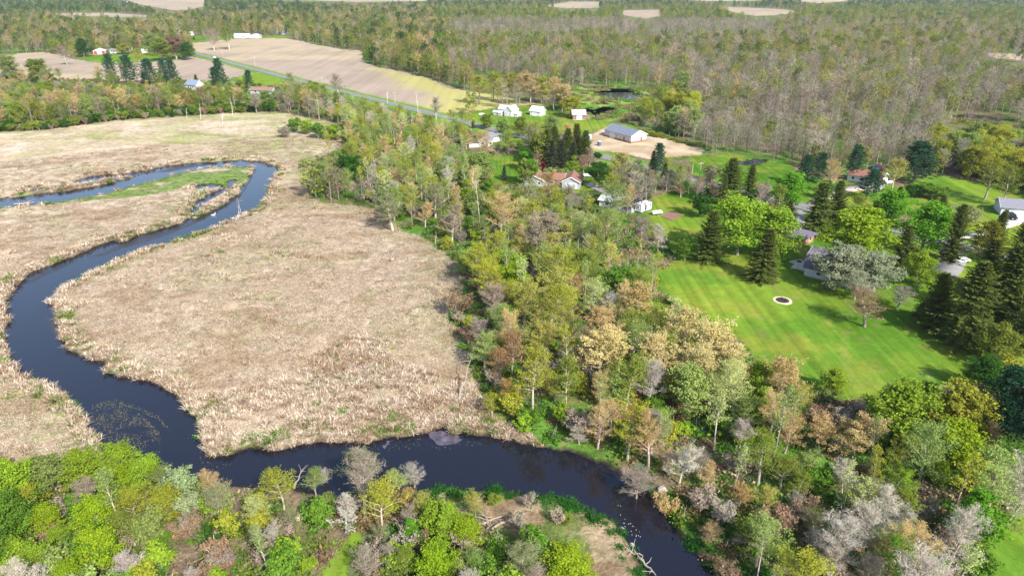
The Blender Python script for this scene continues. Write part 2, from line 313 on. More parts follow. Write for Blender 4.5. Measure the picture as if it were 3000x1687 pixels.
# ------------------------------------------------------------------ water
WZ = -0.55
m, n, l, out = new_mat('river_water'); b = n.new('ShaderNodeBsdfPrincipled'); l.new(b.outputs[0], out.inputs[0])
b.inputs['Base Color'].default_value = (.009, .009, .016, 1); b.inputs['Roughness'].default_value = .05; b.inputs['IOR'].default_value = 1.58
g = n.new('ShaderNodeNewGeometry'); nz = n.new('ShaderNodeTexNoise'); nz.inputs['Scale'].default_value = .9; nz.inputs['Detail'].default_value = 4; l.new(g.outputs['Position'], nz.inputs['Vector'])
bp = n.new('ShaderNodeBump'); bp.inputs['Strength'].default_value = .12; bp.inputs['Distance'].default_value = .04; l.new(nz.outputs['Fac'], bp.inputs['Height']); l.new(bp.outputs[0], b.inputs['Normal'])
WATER = m
def sheet(name, pts, z, mat, **p):
    V = [(x, y, z) for x, y in pts]; me = bpy.data.meshes.new(name); me.from_pydata(V, [], [list(range(len(V)))]); me.materials.append(mat)
    return link(name, me, **p)
def wsheet(name, boxes, **p):
    V = []; Fq = []
    for x0, y0, x1, y1 in boxes:
        k = len(V); V += [(x0, y0, WZ), (x1, y0, WZ), (x1, y1, WZ), (x0, y1, WZ)]; Fq.append((k, k + 1, k + 2, k + 3))
    return link(name, mesh_np(name, V, np.array(Fq), [WATER]), **p)
wsheet('river_water', [(-420, 20, 60, 330)], kind='structure')
wsheet('pond_water', [(q[:, 0].min() - 6, q[:, 1].min() - 6, q[:, 0].max() + 6, q[:, 1].max() + 6) for q in POOLS[5:]], kind='structure')
MUDM = simple('wet_mud', (.030, .022, .022), .35, .25, .8, bump=.3)
def ragged(q, step=1.0, amp=.5, seed=0):
    o = []
    for i in range(len(q)):
        a = q[i]; b = q[(i + 1) % len(q)]; k = max(1, int(np.hypot(*(b - a)) / step))
        for j in range(k): o.append(a + (b - a) * j / k)
    o = np.array(o); o[:, 0] += (fbm(o[:, 0], o[:, 1], 2.0, 70 + seed) - .5) * 2 * amp; o[:, 1] += (fbm(o[:, 0], o[:, 1], 2.0, 80 + seed) - .5) * 2 * amp
    return o
for i, q in enumerate(MUD): sheet('mud_land', ragged(q, 1.5, .6, i), WZ + .02, MUDM, kind='structure')
# ------------------------------------------------------------------ road
def strip(name, line, w, zoff, mat, off=0.0, step=4.0, thick=.05, **p):
    pts = []
    for a, b in zip(line[:-1], line[1:]):
        a = np.array(a); b = np.array(b); k = max(1, int(np.hypot(*(b - a)) / step))
        for j in range(k): pts.append(a + (b - a) * j / k)
    pts.append(np.array(line[-1])); pts = np.array(pts)
    tg = np.gradient(pts, axis=0); tg /= np.linalg.norm(tg, axis=1)[:, None]; nn = np.stack([-tg[:, 1], tg[:, 0]], 1)
    if callable(w): ww = np.array([w(i / (len(pts) - 1)) for i in range(len(pts))])[:, None]
    else: ww = w
    a = pts + nn * (off + ww / 2); b = pts + nn * (off - ww / 2)
    z = np.maximum(gz(pts[:, 0], pts[:, 1]), np.maximum(gz(a[:, 0], a[:, 1]), gz(b[:, 0], b[:, 1]))) + zoff
    if name.startswith('road'): z = gz(pts[:, 0], pts[:, 1]) * 0 + .52 + zoff
    N = len(pts); V = np.concatenate([np.c_[a, z], np.c_[b, z], np.c_[a, z - .6], np.c_[b, z - .6]])
    i = np.arange(N - 1); Fq = np.concatenate([np.stack([i, i + N, i + N + 1, i + 1], 1), np.stack([i, i + 1, i + 2 * N + 1, i + 2 * N], 1), np.stack([i + N, i + 3 * N, i + 3 * N + 1, i + N + 1], 1)])
    return link(name, mesh_np(name, V, Fq, [mat]), **p)
ASPH = simple('asphalt', (.19, .185, .185), .85, .12, .4); LINE = simple('road_paint', (.55, .45, .12), .7); LINEW = simple('edge_paint', (.62, .62, .6), .7)
CONC = simple('concrete', (.52, .48, .42), .85, .1, .6); GRAVEL = simple('gravel', (.42, .34, .27), .9, .15, 1.0)
strip('road', ROADL, 5.8, 0, ASPH, kind='structure')
strip('road_marking', ROADL, .16, .012, LINE, .12, kind='structure'); 
for s in (-2.6, 2.6): strip('road_marking', ROADL, .14, .012, LINEW, s, kind='structure')
strip('driveway_road', [G(505, 138), G(485, 122), G(476, 108), G(470, 100)], 4, -.3, GRAVEL, kind='structure')
strip('farm_lane_road', [G(560, 100), G(600, 97.5), G(660, 96), G(760, 92)], 4, -.3, GRAVEL, kind='structure')
strip('gravel_path', [G(2030, 525), G(2090, 487), G(2120, 477), G(2150, 473), G(2195, 472)], lambda t: 4 + 4 * t, .08, GRAVEL, kind='structure')
strip('concrete_path', [G(2365, 608), G(2415, 596), G(2470, 588), G(2505, 576), G(2540, 558), G(2556, 543)], lambda t: 3.5 + 4.5 * sm(.6, 1, t), .08, CONC, kind='structure')
strip('house_path', [G(2100, 553), G(1620, 500), G(1530, 486), G(1478, 462)][1:], 3.5, .08, CONC, kind='structure')
strip('yard_path', [G(2390, 625), G(2400, 650), G(2385, 675), G(2370, 690)], 6.5, .08, ASPH, kind='structure')
strip('back_driveway_path', [G(2005, 520), G(2003, 545), G(2003, 565), G(2002, 578)], 5, .08, ASPH, kind='structure')
# ------------------------------------------------------------------ tree builders
def unit(v): return v / (np.linalg.norm(v, axis=-1, keepdims=True) + 1e-9)
def tubes(segs, sides=4):
    """segs: rows p0(3) p1(3) r0 r1 -> verts, quads"""
    S = np.asarray(segs, float); p0 = S[:, :3]; p1 = S[:, 3:6]; d = unit(p1 - p0)
    up = np.where(np.abs(d[:, 2:3]) > .9, np.array([[1., 0, 0]]), np.array([[0, 0, 1.]]))
    a = unit(np.cross(d, up)); b = np.cross(d, a); n = len(S); an = np.arange(sides) * 2 * math.pi / sides
    ring = a[:, None, :] * np.cos(an)[None, :, None] + b[:, None, :] * np.sin(an)[None, :, None]
    V = np.concatenate([p0[:, None] + ring * S[:, 6][:, None, None], p1[:, None] + ring * S[:, 7][:, None, None]], 1).reshape(-1, 3)
    k = np.arange(sides); base = (np.arange(n) * 2 * sides)[:, None]
    Fq = np.stack([base + k, base + (k + 1) % sides, base + sides + (k + 1) % sides, base + sides + k], 2).reshape(-1, 4)
    return V, Fq
def leaves(c, size, rng, up=.35, out=None, aspect=1.5, bend=.25):
    n = len(c); nrm = rng.normal(size=(n, 3)); nrm = unit(nrm) + np.array([0, 0, up])
    if out is not None: nrm = nrm + out * .6
    nrm = unit(nrm); t = unit(np.cross(nrm, rng.normal(size=(n, 3)))); s = np.cross(nrm, t)
    sz = size * rng.uniform(.6, 1.35, (n, 1))
    v = np.stack([c - t * sz * aspect * .5, c + s * sz * .5 + nrm * sz * bend * .5, c + t * sz * aspect * .5, c - s * sz * .5 + nrm * sz * bend * .5], 1).reshape(-1, 3)
    return v, np.arange(4 * n).reshape(n, 4)
class Part:
    def __init__(s): s.V = []; s.F = []; s.M = []; s.vf = []; s.n = 0
    def add(s, V, Fq, m, vf):
        if not len(V): return
        s.V.append(V); s.F.append(np.asarray(Fq) + s.n); s.M.append(np.full(len(Fq), m)); s.vf.append(np.broadcast_to(vf, (len(V),)) if np.ndim(vf) == 0 else vf); s.n += len(V)
    def build(s, name, mats):
        return mesh_np(name, np.concatenate(s.V), [f for f in s.F], mats, np.concatenate(s.M), vf=np.concatenate(s.vf))
def rotz(a): c, s = math.cos(a), math.sin(a); return np.array([[c, -s, 0], [s, c, 0], [0, 0, 1.]])
def grow(rng, h, R, clear, nl, prof, el0=.35, el1=1.1, curl=.5, sub=3, sub2=3, stems=1, lean=.03, r0=.28, flat=1.0):
    """branch skeleton: trunk+limb segs, twig segs, terminal points"""
    big, small, term = [], [], []
    for st in range(stems):
        sp = 0 if stems == 1 else .32 + rng.uniform(0, .25); sa = st * 2 * math.pi / stems + rng.uniform(0, 1)
        pts = [np.zeros(3)]; K = 7; hh = h * (.93 if stems == 1 else rng.uniform(.72, .9)); dirv = unit(np.array([math.cos(sa) * sp, math.sin(sa) * sp, 1.0]))
        for i in range(K):
            dirv = unit(dirv + rng.normal(size=3) * np.array([.05, .05, 0]) + np.array([0, 0, .06])); pts.append(pts[-1] + dirv * hh / K)
        pts = np.array(pts); rr = r0 / math.sqrt(stems) * (1 - np.linspace(0, 1, K + 1)) ** .8 + .025
        for i in range(K): big.append([*pts[i], *pts[i + 1], rr[i], rr[i + 1]])
        term.append(pts[-1]); n_l = max(3, nl // stems)
        for j in range(n_l):
            t = clear + (1 - clear) * ((j + rng.uniform(.1, .9)) / n_l) ** .9; x = min(t * K, K - .01); i = int(x); p = pts[i] + (pts[i + 1] - pts[i]) * (x - i)
            q = (t - clear) / (1 - clear); L = R * prof(q) * rng.uniform(.75, 1.15)
            if L < .3: continue
            az = j * 2.4 + rng.uniform(-.5, .5); el = el0 + (el1 - el0) * q + rng.uniform(-.15, .15)
            d = np.array([math.cos(az) * math.cos(el), math.sin(az) * math.cos(el), math.sin(el)]); pp = [p]; m = 4
            for s in range(m):
                d = unit(d + np.array([0, 0, curl * .18]) + rng.normal(size=3) * .13); pp.append(pp[-1] + d * L / m)
            rl = max(.028, rr[i] * .5 * (.6 + .4 * L / R))
            for s in range(m): big.append([*pp[s], *pp[s + 1], rl * (1 - s / m * .8), rl * (1 - (s + 1) / m * .8)])
            term.append(pp[-1])
            for s in range(1, m + 1):
                for k in range(sub):
                    sgn = 1 if (k + s) % 2 else -1
                    sd = unit(d + unit(np.cross(d, [0, 0, 1.])) * sgn * rng.uniform(.5, 1.2) + np.array([0, 0, rng.uniform(-.1, .7)]) + rng.normal(size=3) * .25)
                    Ls = L * .42 * (1.15 - s / m * .55) * rng.uniform(.6, 1.2); a = pp[s] - (pp[s] - pp[s - 1]) * rng.uniform(0, .8)
                    b1 = a + sd * Ls * .5; b2 = b1 + unit(sd + rng.normal(size=3) * .25 + np.array([0, 0, .15])) * Ls * .5
                    r_ = max(.026, rl * .4); small.append([*a, *b1, r_, r_ * .7]); small.append([*b1, *b2, r_ * .7, r_ * .45]); term.append(b2)
                    for w in range(sub2):
                        td = unit(sd + rng.normal(size=3) * .6 + np.array([0, 0, .25])); o = b1 + (b2 - b1) * rng.uniform(-.4, 1); e = o + td * Ls * rng.uniform(.3, .6)
                        small.append([*o, *e, r_ * .5, r_ * .28]); term.append(e)
    T = np.array(term); T[:, 2] *= 1
    return big, small, T
SPH = lambda q: math.sqrt(max(0, 1 - (q * 1.25 - .35) ** 2 / .9)) if q < .98 else .25
UMB = lambda q: .75 + .35 * q if q < .7 else 1.0 - (q - .7) * 1.6
VAS = lambda q: .9 - .45 * q
TAL = lambda q: math.sin(min(1, q * 1.05 + .25) * math.pi) ** .6 if q < .9 else .3
MESH = {}       # kind -> list of dicts(trunk, crown, joined, h, w, cf)
def finish(kind, i, trunk, crown, h, w, cf, tm=None):
    mats = [BARK, TWIG, LEAF] if tm is None else tm
    J = Part()
    for part in (trunk, crown):
        for V, Fq, Mi, vf in zip(part.V, part.F, part.M, part.vf): J.V.append(V); J.vf.append(vf); J.M.append(Mi)
        J.F += [f + J.n for f in part.F]; J.n += part.n
    d = dict(kind=kind, trunk=trunk.build(kind + '_trunk', mats), crown=crown.build(kind + '_crown', mats), joined=J.build(kind + '_tree', mats), h=h, w=w, cf=cf)
    MESH.setdefault(kind, []).append(d)
def broad(kind, i, h, R, clear, nl, prof, nleaf, lsize, crad, keep=1.0, asp=1.5, el=(.35, 1.1), sub=3, sub2=2, stems=1, r0=.28, shell=0., twigs=True, up=.5, seed=0, curl=.5):
    rng = np.random.default_rng(1000 * seed + i * 17 + sum(map(ord, kind)))
    big, small, T = grow(rng, h, R, clear, nl, prof, el[0], el[1], curl, sub, sub2, stems, r0=r0)
    tr, cr = Part(), Part()
    V, Fq = tubes(big, 5); tr.add(V, Fq, 0, np.repeat(rng.uniform(0, 1, len(V) // 10), 10))
    if twigs and small:
        V, Fq = tubes(small, 3); cr.add(V, Fq, 1, np.repeat(rng.uniform(0, 1, len(V) // 6), 6))
    hmax = T[:, 2].max(); wmax = 2 * np.percentile(np.hypot(T[:, 0], T[:, 1]), 93)
    if nleaf:
        T2 = T[rng.uniform(size=len(T)) < keep]
        if len(T2) == 0: T2 = T
        per = np.maximum(1, (rng.gamma(2.2, nleaf / len(T2) / 2.2, len(T2)))).astype(int)
        idx = np.repeat(np.arange(len(T2)), per); dirs = unit(rng.normal(size=(len(idx), 3)))
        rad = crad * rng.uniform(.5, 1.25, len(T2))[idx] * (rng.uniform(size=len(idx)) ** (1 / 3 if shell < .5 else .18))
        c = T2[idx] + dirs * rad[:, None] * np.array([1, 1, .75]); c[:, 2] = np.maximum(c[:, 2], .3)
        cen = np.array([0, 0, h * .55]); out = unit(c - cen)
        V, Fq = leaves(c, lsize, rng, up if asp < 3 else -1.0, out if asp < 3 else None, asp)
        tone = rng.uniform(.25, .75, len(T2))[idx] * .55 + rng.uniform(0, 1, len(idx)) * .45
        cr.add(V, Fq, 2, np.repeat(tone, 4))
    finish(kind, i, tr, cr, hmax, wmax, (clear * .5 + .58) if stems == 1 else .6)
for i in range(4): broad('dense', i, 12, 5.2, .12, 30, SPH, 9000, .27, .95, shell=1, sub=3, sub2=1, seed=1)
for i in range(3): broad('tall', i, 15, 4.4, .10, 32, TAL, 8500, .28, .9, shell=1, sub=3, sub2=1, seed=2)
for i in range(5): broad('sparse', i, 14, 4.8, .36, 24, SPH if i % 2 else UMB, 3500, .18, .7, keep=.8, sub=3, sub2=3, seed=3)
for i in range(4): broad('oak', i, 17, 6.8, .42, 22, UMB, 6500, .22, .75, keep=.6, sub=3, sub2=3, r0=.33, el=(.25, 1.2), seed=4)
for i in range(4): broad('bare', i, 14, 5.0, .28, 24, VAS if i % 2 else UMB, 2600, .055, .5, asp=10, sub=4, sub2=4, el=(.5, 1.2), seed=5, r0=.26)
for i in range(3): broad('budding', i, 14, 4.8, .30, 24, UMB, 2400, .16, .55, keep=.85, sub=4, sub2=3, el=(.45, 1.2), seed=6)
for i in range(3): broad('slender', i, 13, 2.6, .5, 16, UMB, 900, .18, .5, keep=.8, sub=2, sub2=2, r0=.17, seed=12)
for i in range(3): broad('shrub', i, 4.2, 2.0, .15, 24, SPH, 2600, .21, .5, stems=4, sub=2, sub2=1, r0=.09, seed=7)
for i in range(3): broad('thicket', i, 4.0, 1.9, .1, 28, VAS, 120, .14, .4, keep=.6, stems=6, sub=3, sub2=4, r0=.09, el=(.7, 1.3), seed=8)
def spruce(kind, i, h, R, levels, per, ln, seed, droop=.35, jag=.12, power=.85, base=.04, needle=.42, blue=False, fr=8):
    rng = np.random.default_rng(seed * 91 + i); tr, cr = Part(), Part()
    V, Fq = tubes([[0, 0, 0, 0, 0, h * .5, .22, .13], [0, 0, h * .5, 0, 0, h * .98, .13, .03]], 6); tr.add(V, Fq, 0, .4)
    segs = []; C_, T_, S_, vv = [], [], [], []
    for k in range(levels):
        t = base + (1 - base) * (k / levels); z = h * t; L = R * (1 - (t - base) / (1 - base)) ** power + .15
        L *= 1 + rng.uniform(-jag, jag)
        for j in range(per):
            az = k * 1.1 + j * 2 * math.pi / per + rng.uniform(-.25, .25); Lb = L * rng.uniform(1 - jag * 1.5, 1 + jag)
            el = -droop + .9 * t + rng.uniform(-.12, .12); d = np.array([math.cos(az) * math.cos(el), math.sin(az) * math.cos(el), math.sin(el)]); p = np.array([0, 0, z])
            e = p + d * Lb; e[2] += Lb * .12; segs.append([*p, *e, .04, .012]); tone = rng.uniform(.2, .8)
            nf = max(3, int(fr * Lb / R + 3)); side = np.array([-math.sin(az), math.cos(az), 0])
            for s in range(nf):
                q = (s + .6) / nf; c = p + (e - p) * q; wl_ = needle * (1.25 - q * .5)
                for sg in (-1, 1):
                    dd = unit(d * .55 + side * sg * rng.uniform(.5, 1) + np.array([0, 0, rng.uniform(-.55, .1)])); C_.append(c + dd * wl_ * .45); T_.append(dd); S_.append(wl_); vv.append(tone * .6 + .4 * rng.uniform() * (0.6 + q * .6))
            C_.append(e); T_.append(unit(d + np.array([0, 0, .2]))); S_.append(needle * .9); vv.append(.9)
    C_ = np.array(C_); T_ = np.array(T_); S_ = np.array(S_)[:, None]; n = len(C_)
    nrm = unit(np.cross(T_, rng.normal(size=(n, 3)) * .5 + np.cross(T_, [0, 0, 1.]))); s = unit(np.cross(T_, nrm))
    # two crossed blades per spray
    for a, b in ((s, .42), (unit(nrm), .3)):
        V = np.stack([C_ - T_ * S_ * .6, C_ + a * S_ * b * .6, C_ + T_ * S_ * .7, C_ - a * S_ * b * .6], 1).reshape(-1, 3)
        cr.add(V, np.arange(4 * n).reshape(n, 4), 2, np.repeat(np.clip(vv, 0, 1), 4))
    V, Fq = tubes(segs, 3); cr.add(V, Fq, 0, .3)
    finish(kind, i, tr, cr, h, 2 * R, .45, [BARK, TWIG, NEEDLE])
for i in range(5): spruce('spruce', i, 14, (3.6, 3.2, 4.1, 3.5, 3.9)[i], (30, 26, 32, 24, 28)[i], 9, 0, 31, needle=.62, jag=(.16, .28, .2, .34, .24)[i], power=(.75, .9, .6, .8, .7)[i], fr=6, droop=(.35, .5, .25, .45, .1)[i])
for i in range(2): spruce('cedar', i, 9, 1.5, 26, 8, 0, 33, droop=-.5, needle=.42, power=.5, fr=3)
def pine(i):
    rng = np.random.default_rng(500 + i); h, R = 17, 5.0; tr, cr = Part(), Part(); pts = [np.zeros(3)]
    for k in range(7): pts.append(pts[-1] + np.array([rng.normal() * .12, rng.normal() * .12, h / 7 * .97]))
    segs = [[*pts[k], *pts[k + 1], .3 * (1 - k / 8), .3 * (1 - (k + 1) / 8)] for k in range(7)]; V, Fq = tubes(segs, 6); tr.add(V, Fq, 0, .4)
    bs, cen = [], []
    for k in range(17):
        t = .16 + .82 * k / 16; x = min(t * 7, 6.99); p = pts[int(x)] + (pts[int(x) + 1] - pts[int(x)]) * (x - int(x))
        for j in range(5):
            az = k * 1.3 + j * 1.257 + rng.uniform(-.4, .4); L = R * (math.sin(min(1, .25 + (1 - t) * 1.0) * math.pi / 2)) * rng.uniform(.55, 1.12) * (1 - max(0, t - .85) * 2.5)
            el = .1 + t * .7; d = np.array([math.cos(az) * math.cos(el), math.sin(az) * math.cos(el), math.sin(el)]); e = p + d * L; e[2] += L * .1; bs.append([*p, *e, .07, .02])
            for s in range(4):
                q = .4 + .62 * s / 3; sd = np.array([-math.sin(az), math.cos(az), 0]) * rng.uniform(-.9, .9) * L * .28; cen.append(p + (e - p) * q + sd)
    cen = np.array(cen); cr.add(*tubes(bs, 3), 0, .35)
    idx = np.repeat(np.arange(len(cen)), 12); dirs = unit(rng.normal(size=(len(idx), 3)) + np.array([0, 0, .5])); c = cen[idx] + dirs * np.array([.75, .75, .4]) * rng.uniform(.2, 1, (len(idx), 1))
    s = unit(np.cross(dirs, rng.normal(size=dirs.shape))); V = np.stack([c - dirs * .3, c + s * .12, c + dirs * .42, c - s * .12], 1).reshape(-1, 3)
    V2 = np.stack([c - dirs * .3, c + np.cross(s, dirs) * .12, c + dirs * .42, c - np.cross(s, dirs) * .12], 1).reshape(-1, 3)
    tone = rng.uniform(.2, .8, len(cen))[idx] * .6 + rng.uniform(0, 1, len(idx)) * .4
    cr.add(V, np.arange(len(V)).reshape(-1, 4), 2, np.repeat(tone, 4)); cr.add(V2, np.arange(len(V)).reshape(-1, 4), 2, np.repeat(tone, 4))
    finish('pine', i, tr, cr, h, 2 * R * .95, .55, [BARK, TWIG, NEEDLE])
for i in range(3): pine(i)
def snag(i):
    rng = np.random.default_rng(700 + i); h = 11; tr, cr = Part(), Part(); pts = [np.zeros(3)]; d = np.array([rng.normal() * .06, rng.normal() * .06, 1])
    for k in range(6): d = unit(d + np.array([rng.normal() * .05, rng.normal() * .05, .02])); pts.append(pts[-1] + d * h / 6)
    V, Fq = tubes([[*pts[k], *pts[k + 1], .2 - .025 * k, .175 - .025 * k] for k in range(6)], 5); tr.add(V, Fq, 0, .7)
    sg = []
    for k in range(7 + 4 * i):
        x = rng.uniform(2.5, 5.9); p = pts[int(x)] + (pts[int(x) + 1] - pts[int(x)]) * (x - int(x)); az = rng.uniform(0, 6.28); L = rng.uniform(.5, 2.6); e = p + np.array([math.cos(az) * L * .8, math.sin(az) * L * .8, L * rng.uniform(.2, .9)])
        sg.append([*p, *e, .06, .02]); sg.append([*(p + (e - p) * .6), *(p + (e - p) * .6 + rng.normal(size=3) * L * .35), .03, .012])
    V, Fq = tubes(sg, 4); cr.add(V, Fq, 0, .6); finish('snag', i, tr, cr, h, 3, .5)
for i in range(3): snag(i)
# light-weight versions for the woods seen from hundreds of metres
def farleaf(kind, i, h, R, clear, n, ls, lobes, seed, nb=26, bw=.05):
    rng = np.random.default_rng(seed * 7 + i); tr, cr = Part(), Part()
    segs = [[0, 0, 0, 0, 0, h * .8, .2, .08]]; cl = []
    for k in range(lobes):
        az = k * 2.4 + rng.uniform(-.3, .3); q = (k + .5) / lobes; rr = R * math.sqrt(max(.05, 1 - (q * 1.3 - .45) ** 2)) * rng.uniform(.45, .8); z = h * (clear + (.96 - clear) * q)
        e = np.array([math.cos(az) * rr, math.sin(az) * rr, z]); cl.append(e); segs.append([0, 0, z - rr * .8, *e, .08, .03])
    V, Fq = tubes(segs, 4); tr.add(V, Fq, 0, .5); cl = np.array(cl)
    if nb:
        tw = []
        for e in cl:
            for k in range(max(1, nb // lobes)):
                d = unit(rng.normal(size=3) + np.array([0, 0, 1.1])); a = e + rng.normal(size=3) * R * .18; tw.append([*a, *(a + d * R * rng.uniform(.25, .55)), bw, bw * .4])
        V, Fq = tubes(tw, 3); cr.add(V, Fq, 1, np.repeat(rng.uniform(0, 1, len(V) // 6), 6))
    if n:
        idx = rng.integers(0, lobes, n); dr = unit(rng.normal(size=(n, 3))); c = cl[idx] + dr * R * .42 * rng.uniform(.4, 1.1, (n, 1)) * np.array([1, 1, .8]); c[:, 2] = np.maximum(c[:, 2], .4)
        V, Fq = leaves(c, ls, rng, .5, unit(c - np.array([0, 0, h * .5])), 1.3); cr.add(V, Fq, 2, np.repeat(rng.uniform(.2, .8, lobes)[idx] * .5 + rng.uniform(0, 1, n) * .5, 4))
    finish(kind, i, tr, cr, h, 2 * R, .55)
for i in range(4): farleaf('farleaf', i, 13, 4.3, .25, 620, .62, 11, 40)
for i in range(4): farleaf('farthin', i, 14, 3.8, .35, 300, .42, 11, 44, nb=110, bw=.06)
for i in range(4): farleaf('farbare', i, 14, 3.4, .25, 40, .35, 12, 47, nb=220, bw=.055)
# ------------------------------------------------------------------ colours of the spring foliage
AL = .74
COLS = dict(lime=((154,186,60), 'lime green'), limey=((156,186,48), 'yellow-lime'), green=((112,154,56), 'fresh green'), dgreen=((72,116,44), 'deep green'), bright=((114,172,50), 'bright green'),
    olive=((140,158,66), 'olive'), olimey=((170,176,66), 'olive-yellow'), tan=((214,190,134), 'tan'), cream=((228,214,150), 'cream'), rust=((184,150,112), 'rust-brown'), orange=((190,164,104), 'orange-tinged'),
    gold=((190,190,100), 'golden'), sage=((172,190,138), 'pale sage'), gsage=((150,172,96), 'sage green'), grgreen=((158,162,118), 'grey-green'), gray=((172,164,150), 'grey'), pink=((184,170,152), 'pinkish grey'),
    white=((204,198,184), 'bleached white'), brown=((168,142,116), 'brown'), silver=((166,176,142), 'silver-grey'), pale=((190,204,130), 'pale green'), spruce=((98,116,54), 'dark green'), bspruce=((78,92,70), 'grey-green'),
    pine=((60,104,74), 'blue-green'), crimson=((128,44,48), 'crimson'), pinegold=((132,138,52), 'olive-gold'))
def tint(c, k=1.0, jit=.08):
    base = lin(*COLS[c][0], AL * k); f = 1 + random.uniform(-jit, jit)
    return tuple(max(.004, v * f * (1 + random.uniform(-jit, jit) * .5)) for v in base)
BARKS = dict(pale=(.40, .36, .30), mid=(.26, .22, .18), dark=(.10, .08, .065), white=(.62, .58, .52))
KN = dict(dense=('leafy_tree', 'leafy tree', 'tree'), tall=('leafy_tree', 'tall leafy tree', 'tree'), sparse=('budding_tree', 'half-leafed tree', 'tree'), oak=('oak_tree', 'spreading oak in catkin', 'tree'), bare=('bare_tree', 'leafless tree', 'tree'),
    budding=('budding_tree', 'thinly budding tree', 'tree'), shrub=('shrub', 'leafy shrub', 'shrub'), thicket=('bare_shrub', 'twiggy shrub', 'shrub'), spruce=('spruce_tree', 'spruce', 'tree'), cedar=('cedar_tree', 'narrow columnar cedar', 'tree'),
    pine=('pine_tree', 'pine', 'tree'), snag=('dead_tree', 'dead standing trunk', 'dead tree'))
KN['slender'] = ('slender_tree', 'slender young tree', 'tree')
GRP = dict(slender='slender young trees in the woods', dense='leafy broadleaf trees', tall='leafy broadleaf trees', sparse='half-leafed spring trees', oak='oaks coming into leaf', bare='leafless trees', budding='half-leafed spring trees', shrub='shrubs in the woods and yards', thicket='twiggy bare shrubs', spruce='spruces', cedar='columnar cedars', pine='pines', snag='dead standing trunks')
ARS = dict(dense=1.22, tall=1.55, sparse=1.5, budding=1.5, bare=1.55, oak=1.6, shrub=.95, thicket=.95, snag=3.6, spruce=2.2, slender=3.0)
TREES = []      # every individual: dict(kind, var, x, y, sx, sz, tint, colour, base px)
_cnt = {}
def add_tree(kind, x, y, w, h, colour, bark=None, label=None, k=1.0, manual=True):
    v = MESH[kind]; n = _cnt.get(kind, random.randrange(9)); _cnt[kind] = n + 1; mm = v[n % len(v)]
    if bark is None: bark = 'pale' if kind in ('bare', 'snag') else ('mid' if random.random() < .6 else 'pale')
    TREES.append(dict(kind=kind, var=n % len(v), x=float(x), y=float(y), sx=w / mm['w'], sz=h / mm['h'], w=w, h=h, colour=colour, tint=tint(colour, k), bark=bark, label=label, manual=manual, rot=random.uniform(0, 6.28)))
def T(kind, cx, cy, w, colour, ar=None, **kw):
    """tree whose crown was surveyed at (cx, cy) with the given spread"""
    mm = MESH[kind][0]; ar = (ar if ar else ARS.get(kind, mm['h'] / mm['w'])) * random.uniform(.93, 1.1); hh = 10.0
    for _ in range(6):
        zc = mm['cf'] * hh; X, Y = G(cx, cy, zc); dep = proj(X, Y, zc)[2]; wm = w * dep / FO; hh = wm * ar
    add_tree(kind, X, Y, wm, hh, colour, **kw)
def TB(kind, bx, by, ty, w, colour, **kw):
    """tree surveyed by its foot (bx, by) and top ty"""
    X, Y = G(bx, by); u, b, c = ray(bx, ty); hh = H + float(c) * float(Y) / float(b); dep = proj(X, Y, 0)[2]
    add_tree(kind, X, Y, w * dep / FO * (1.12 if kind == 'spruce' else 1.1), max(1.0, hh), colour, **kw)
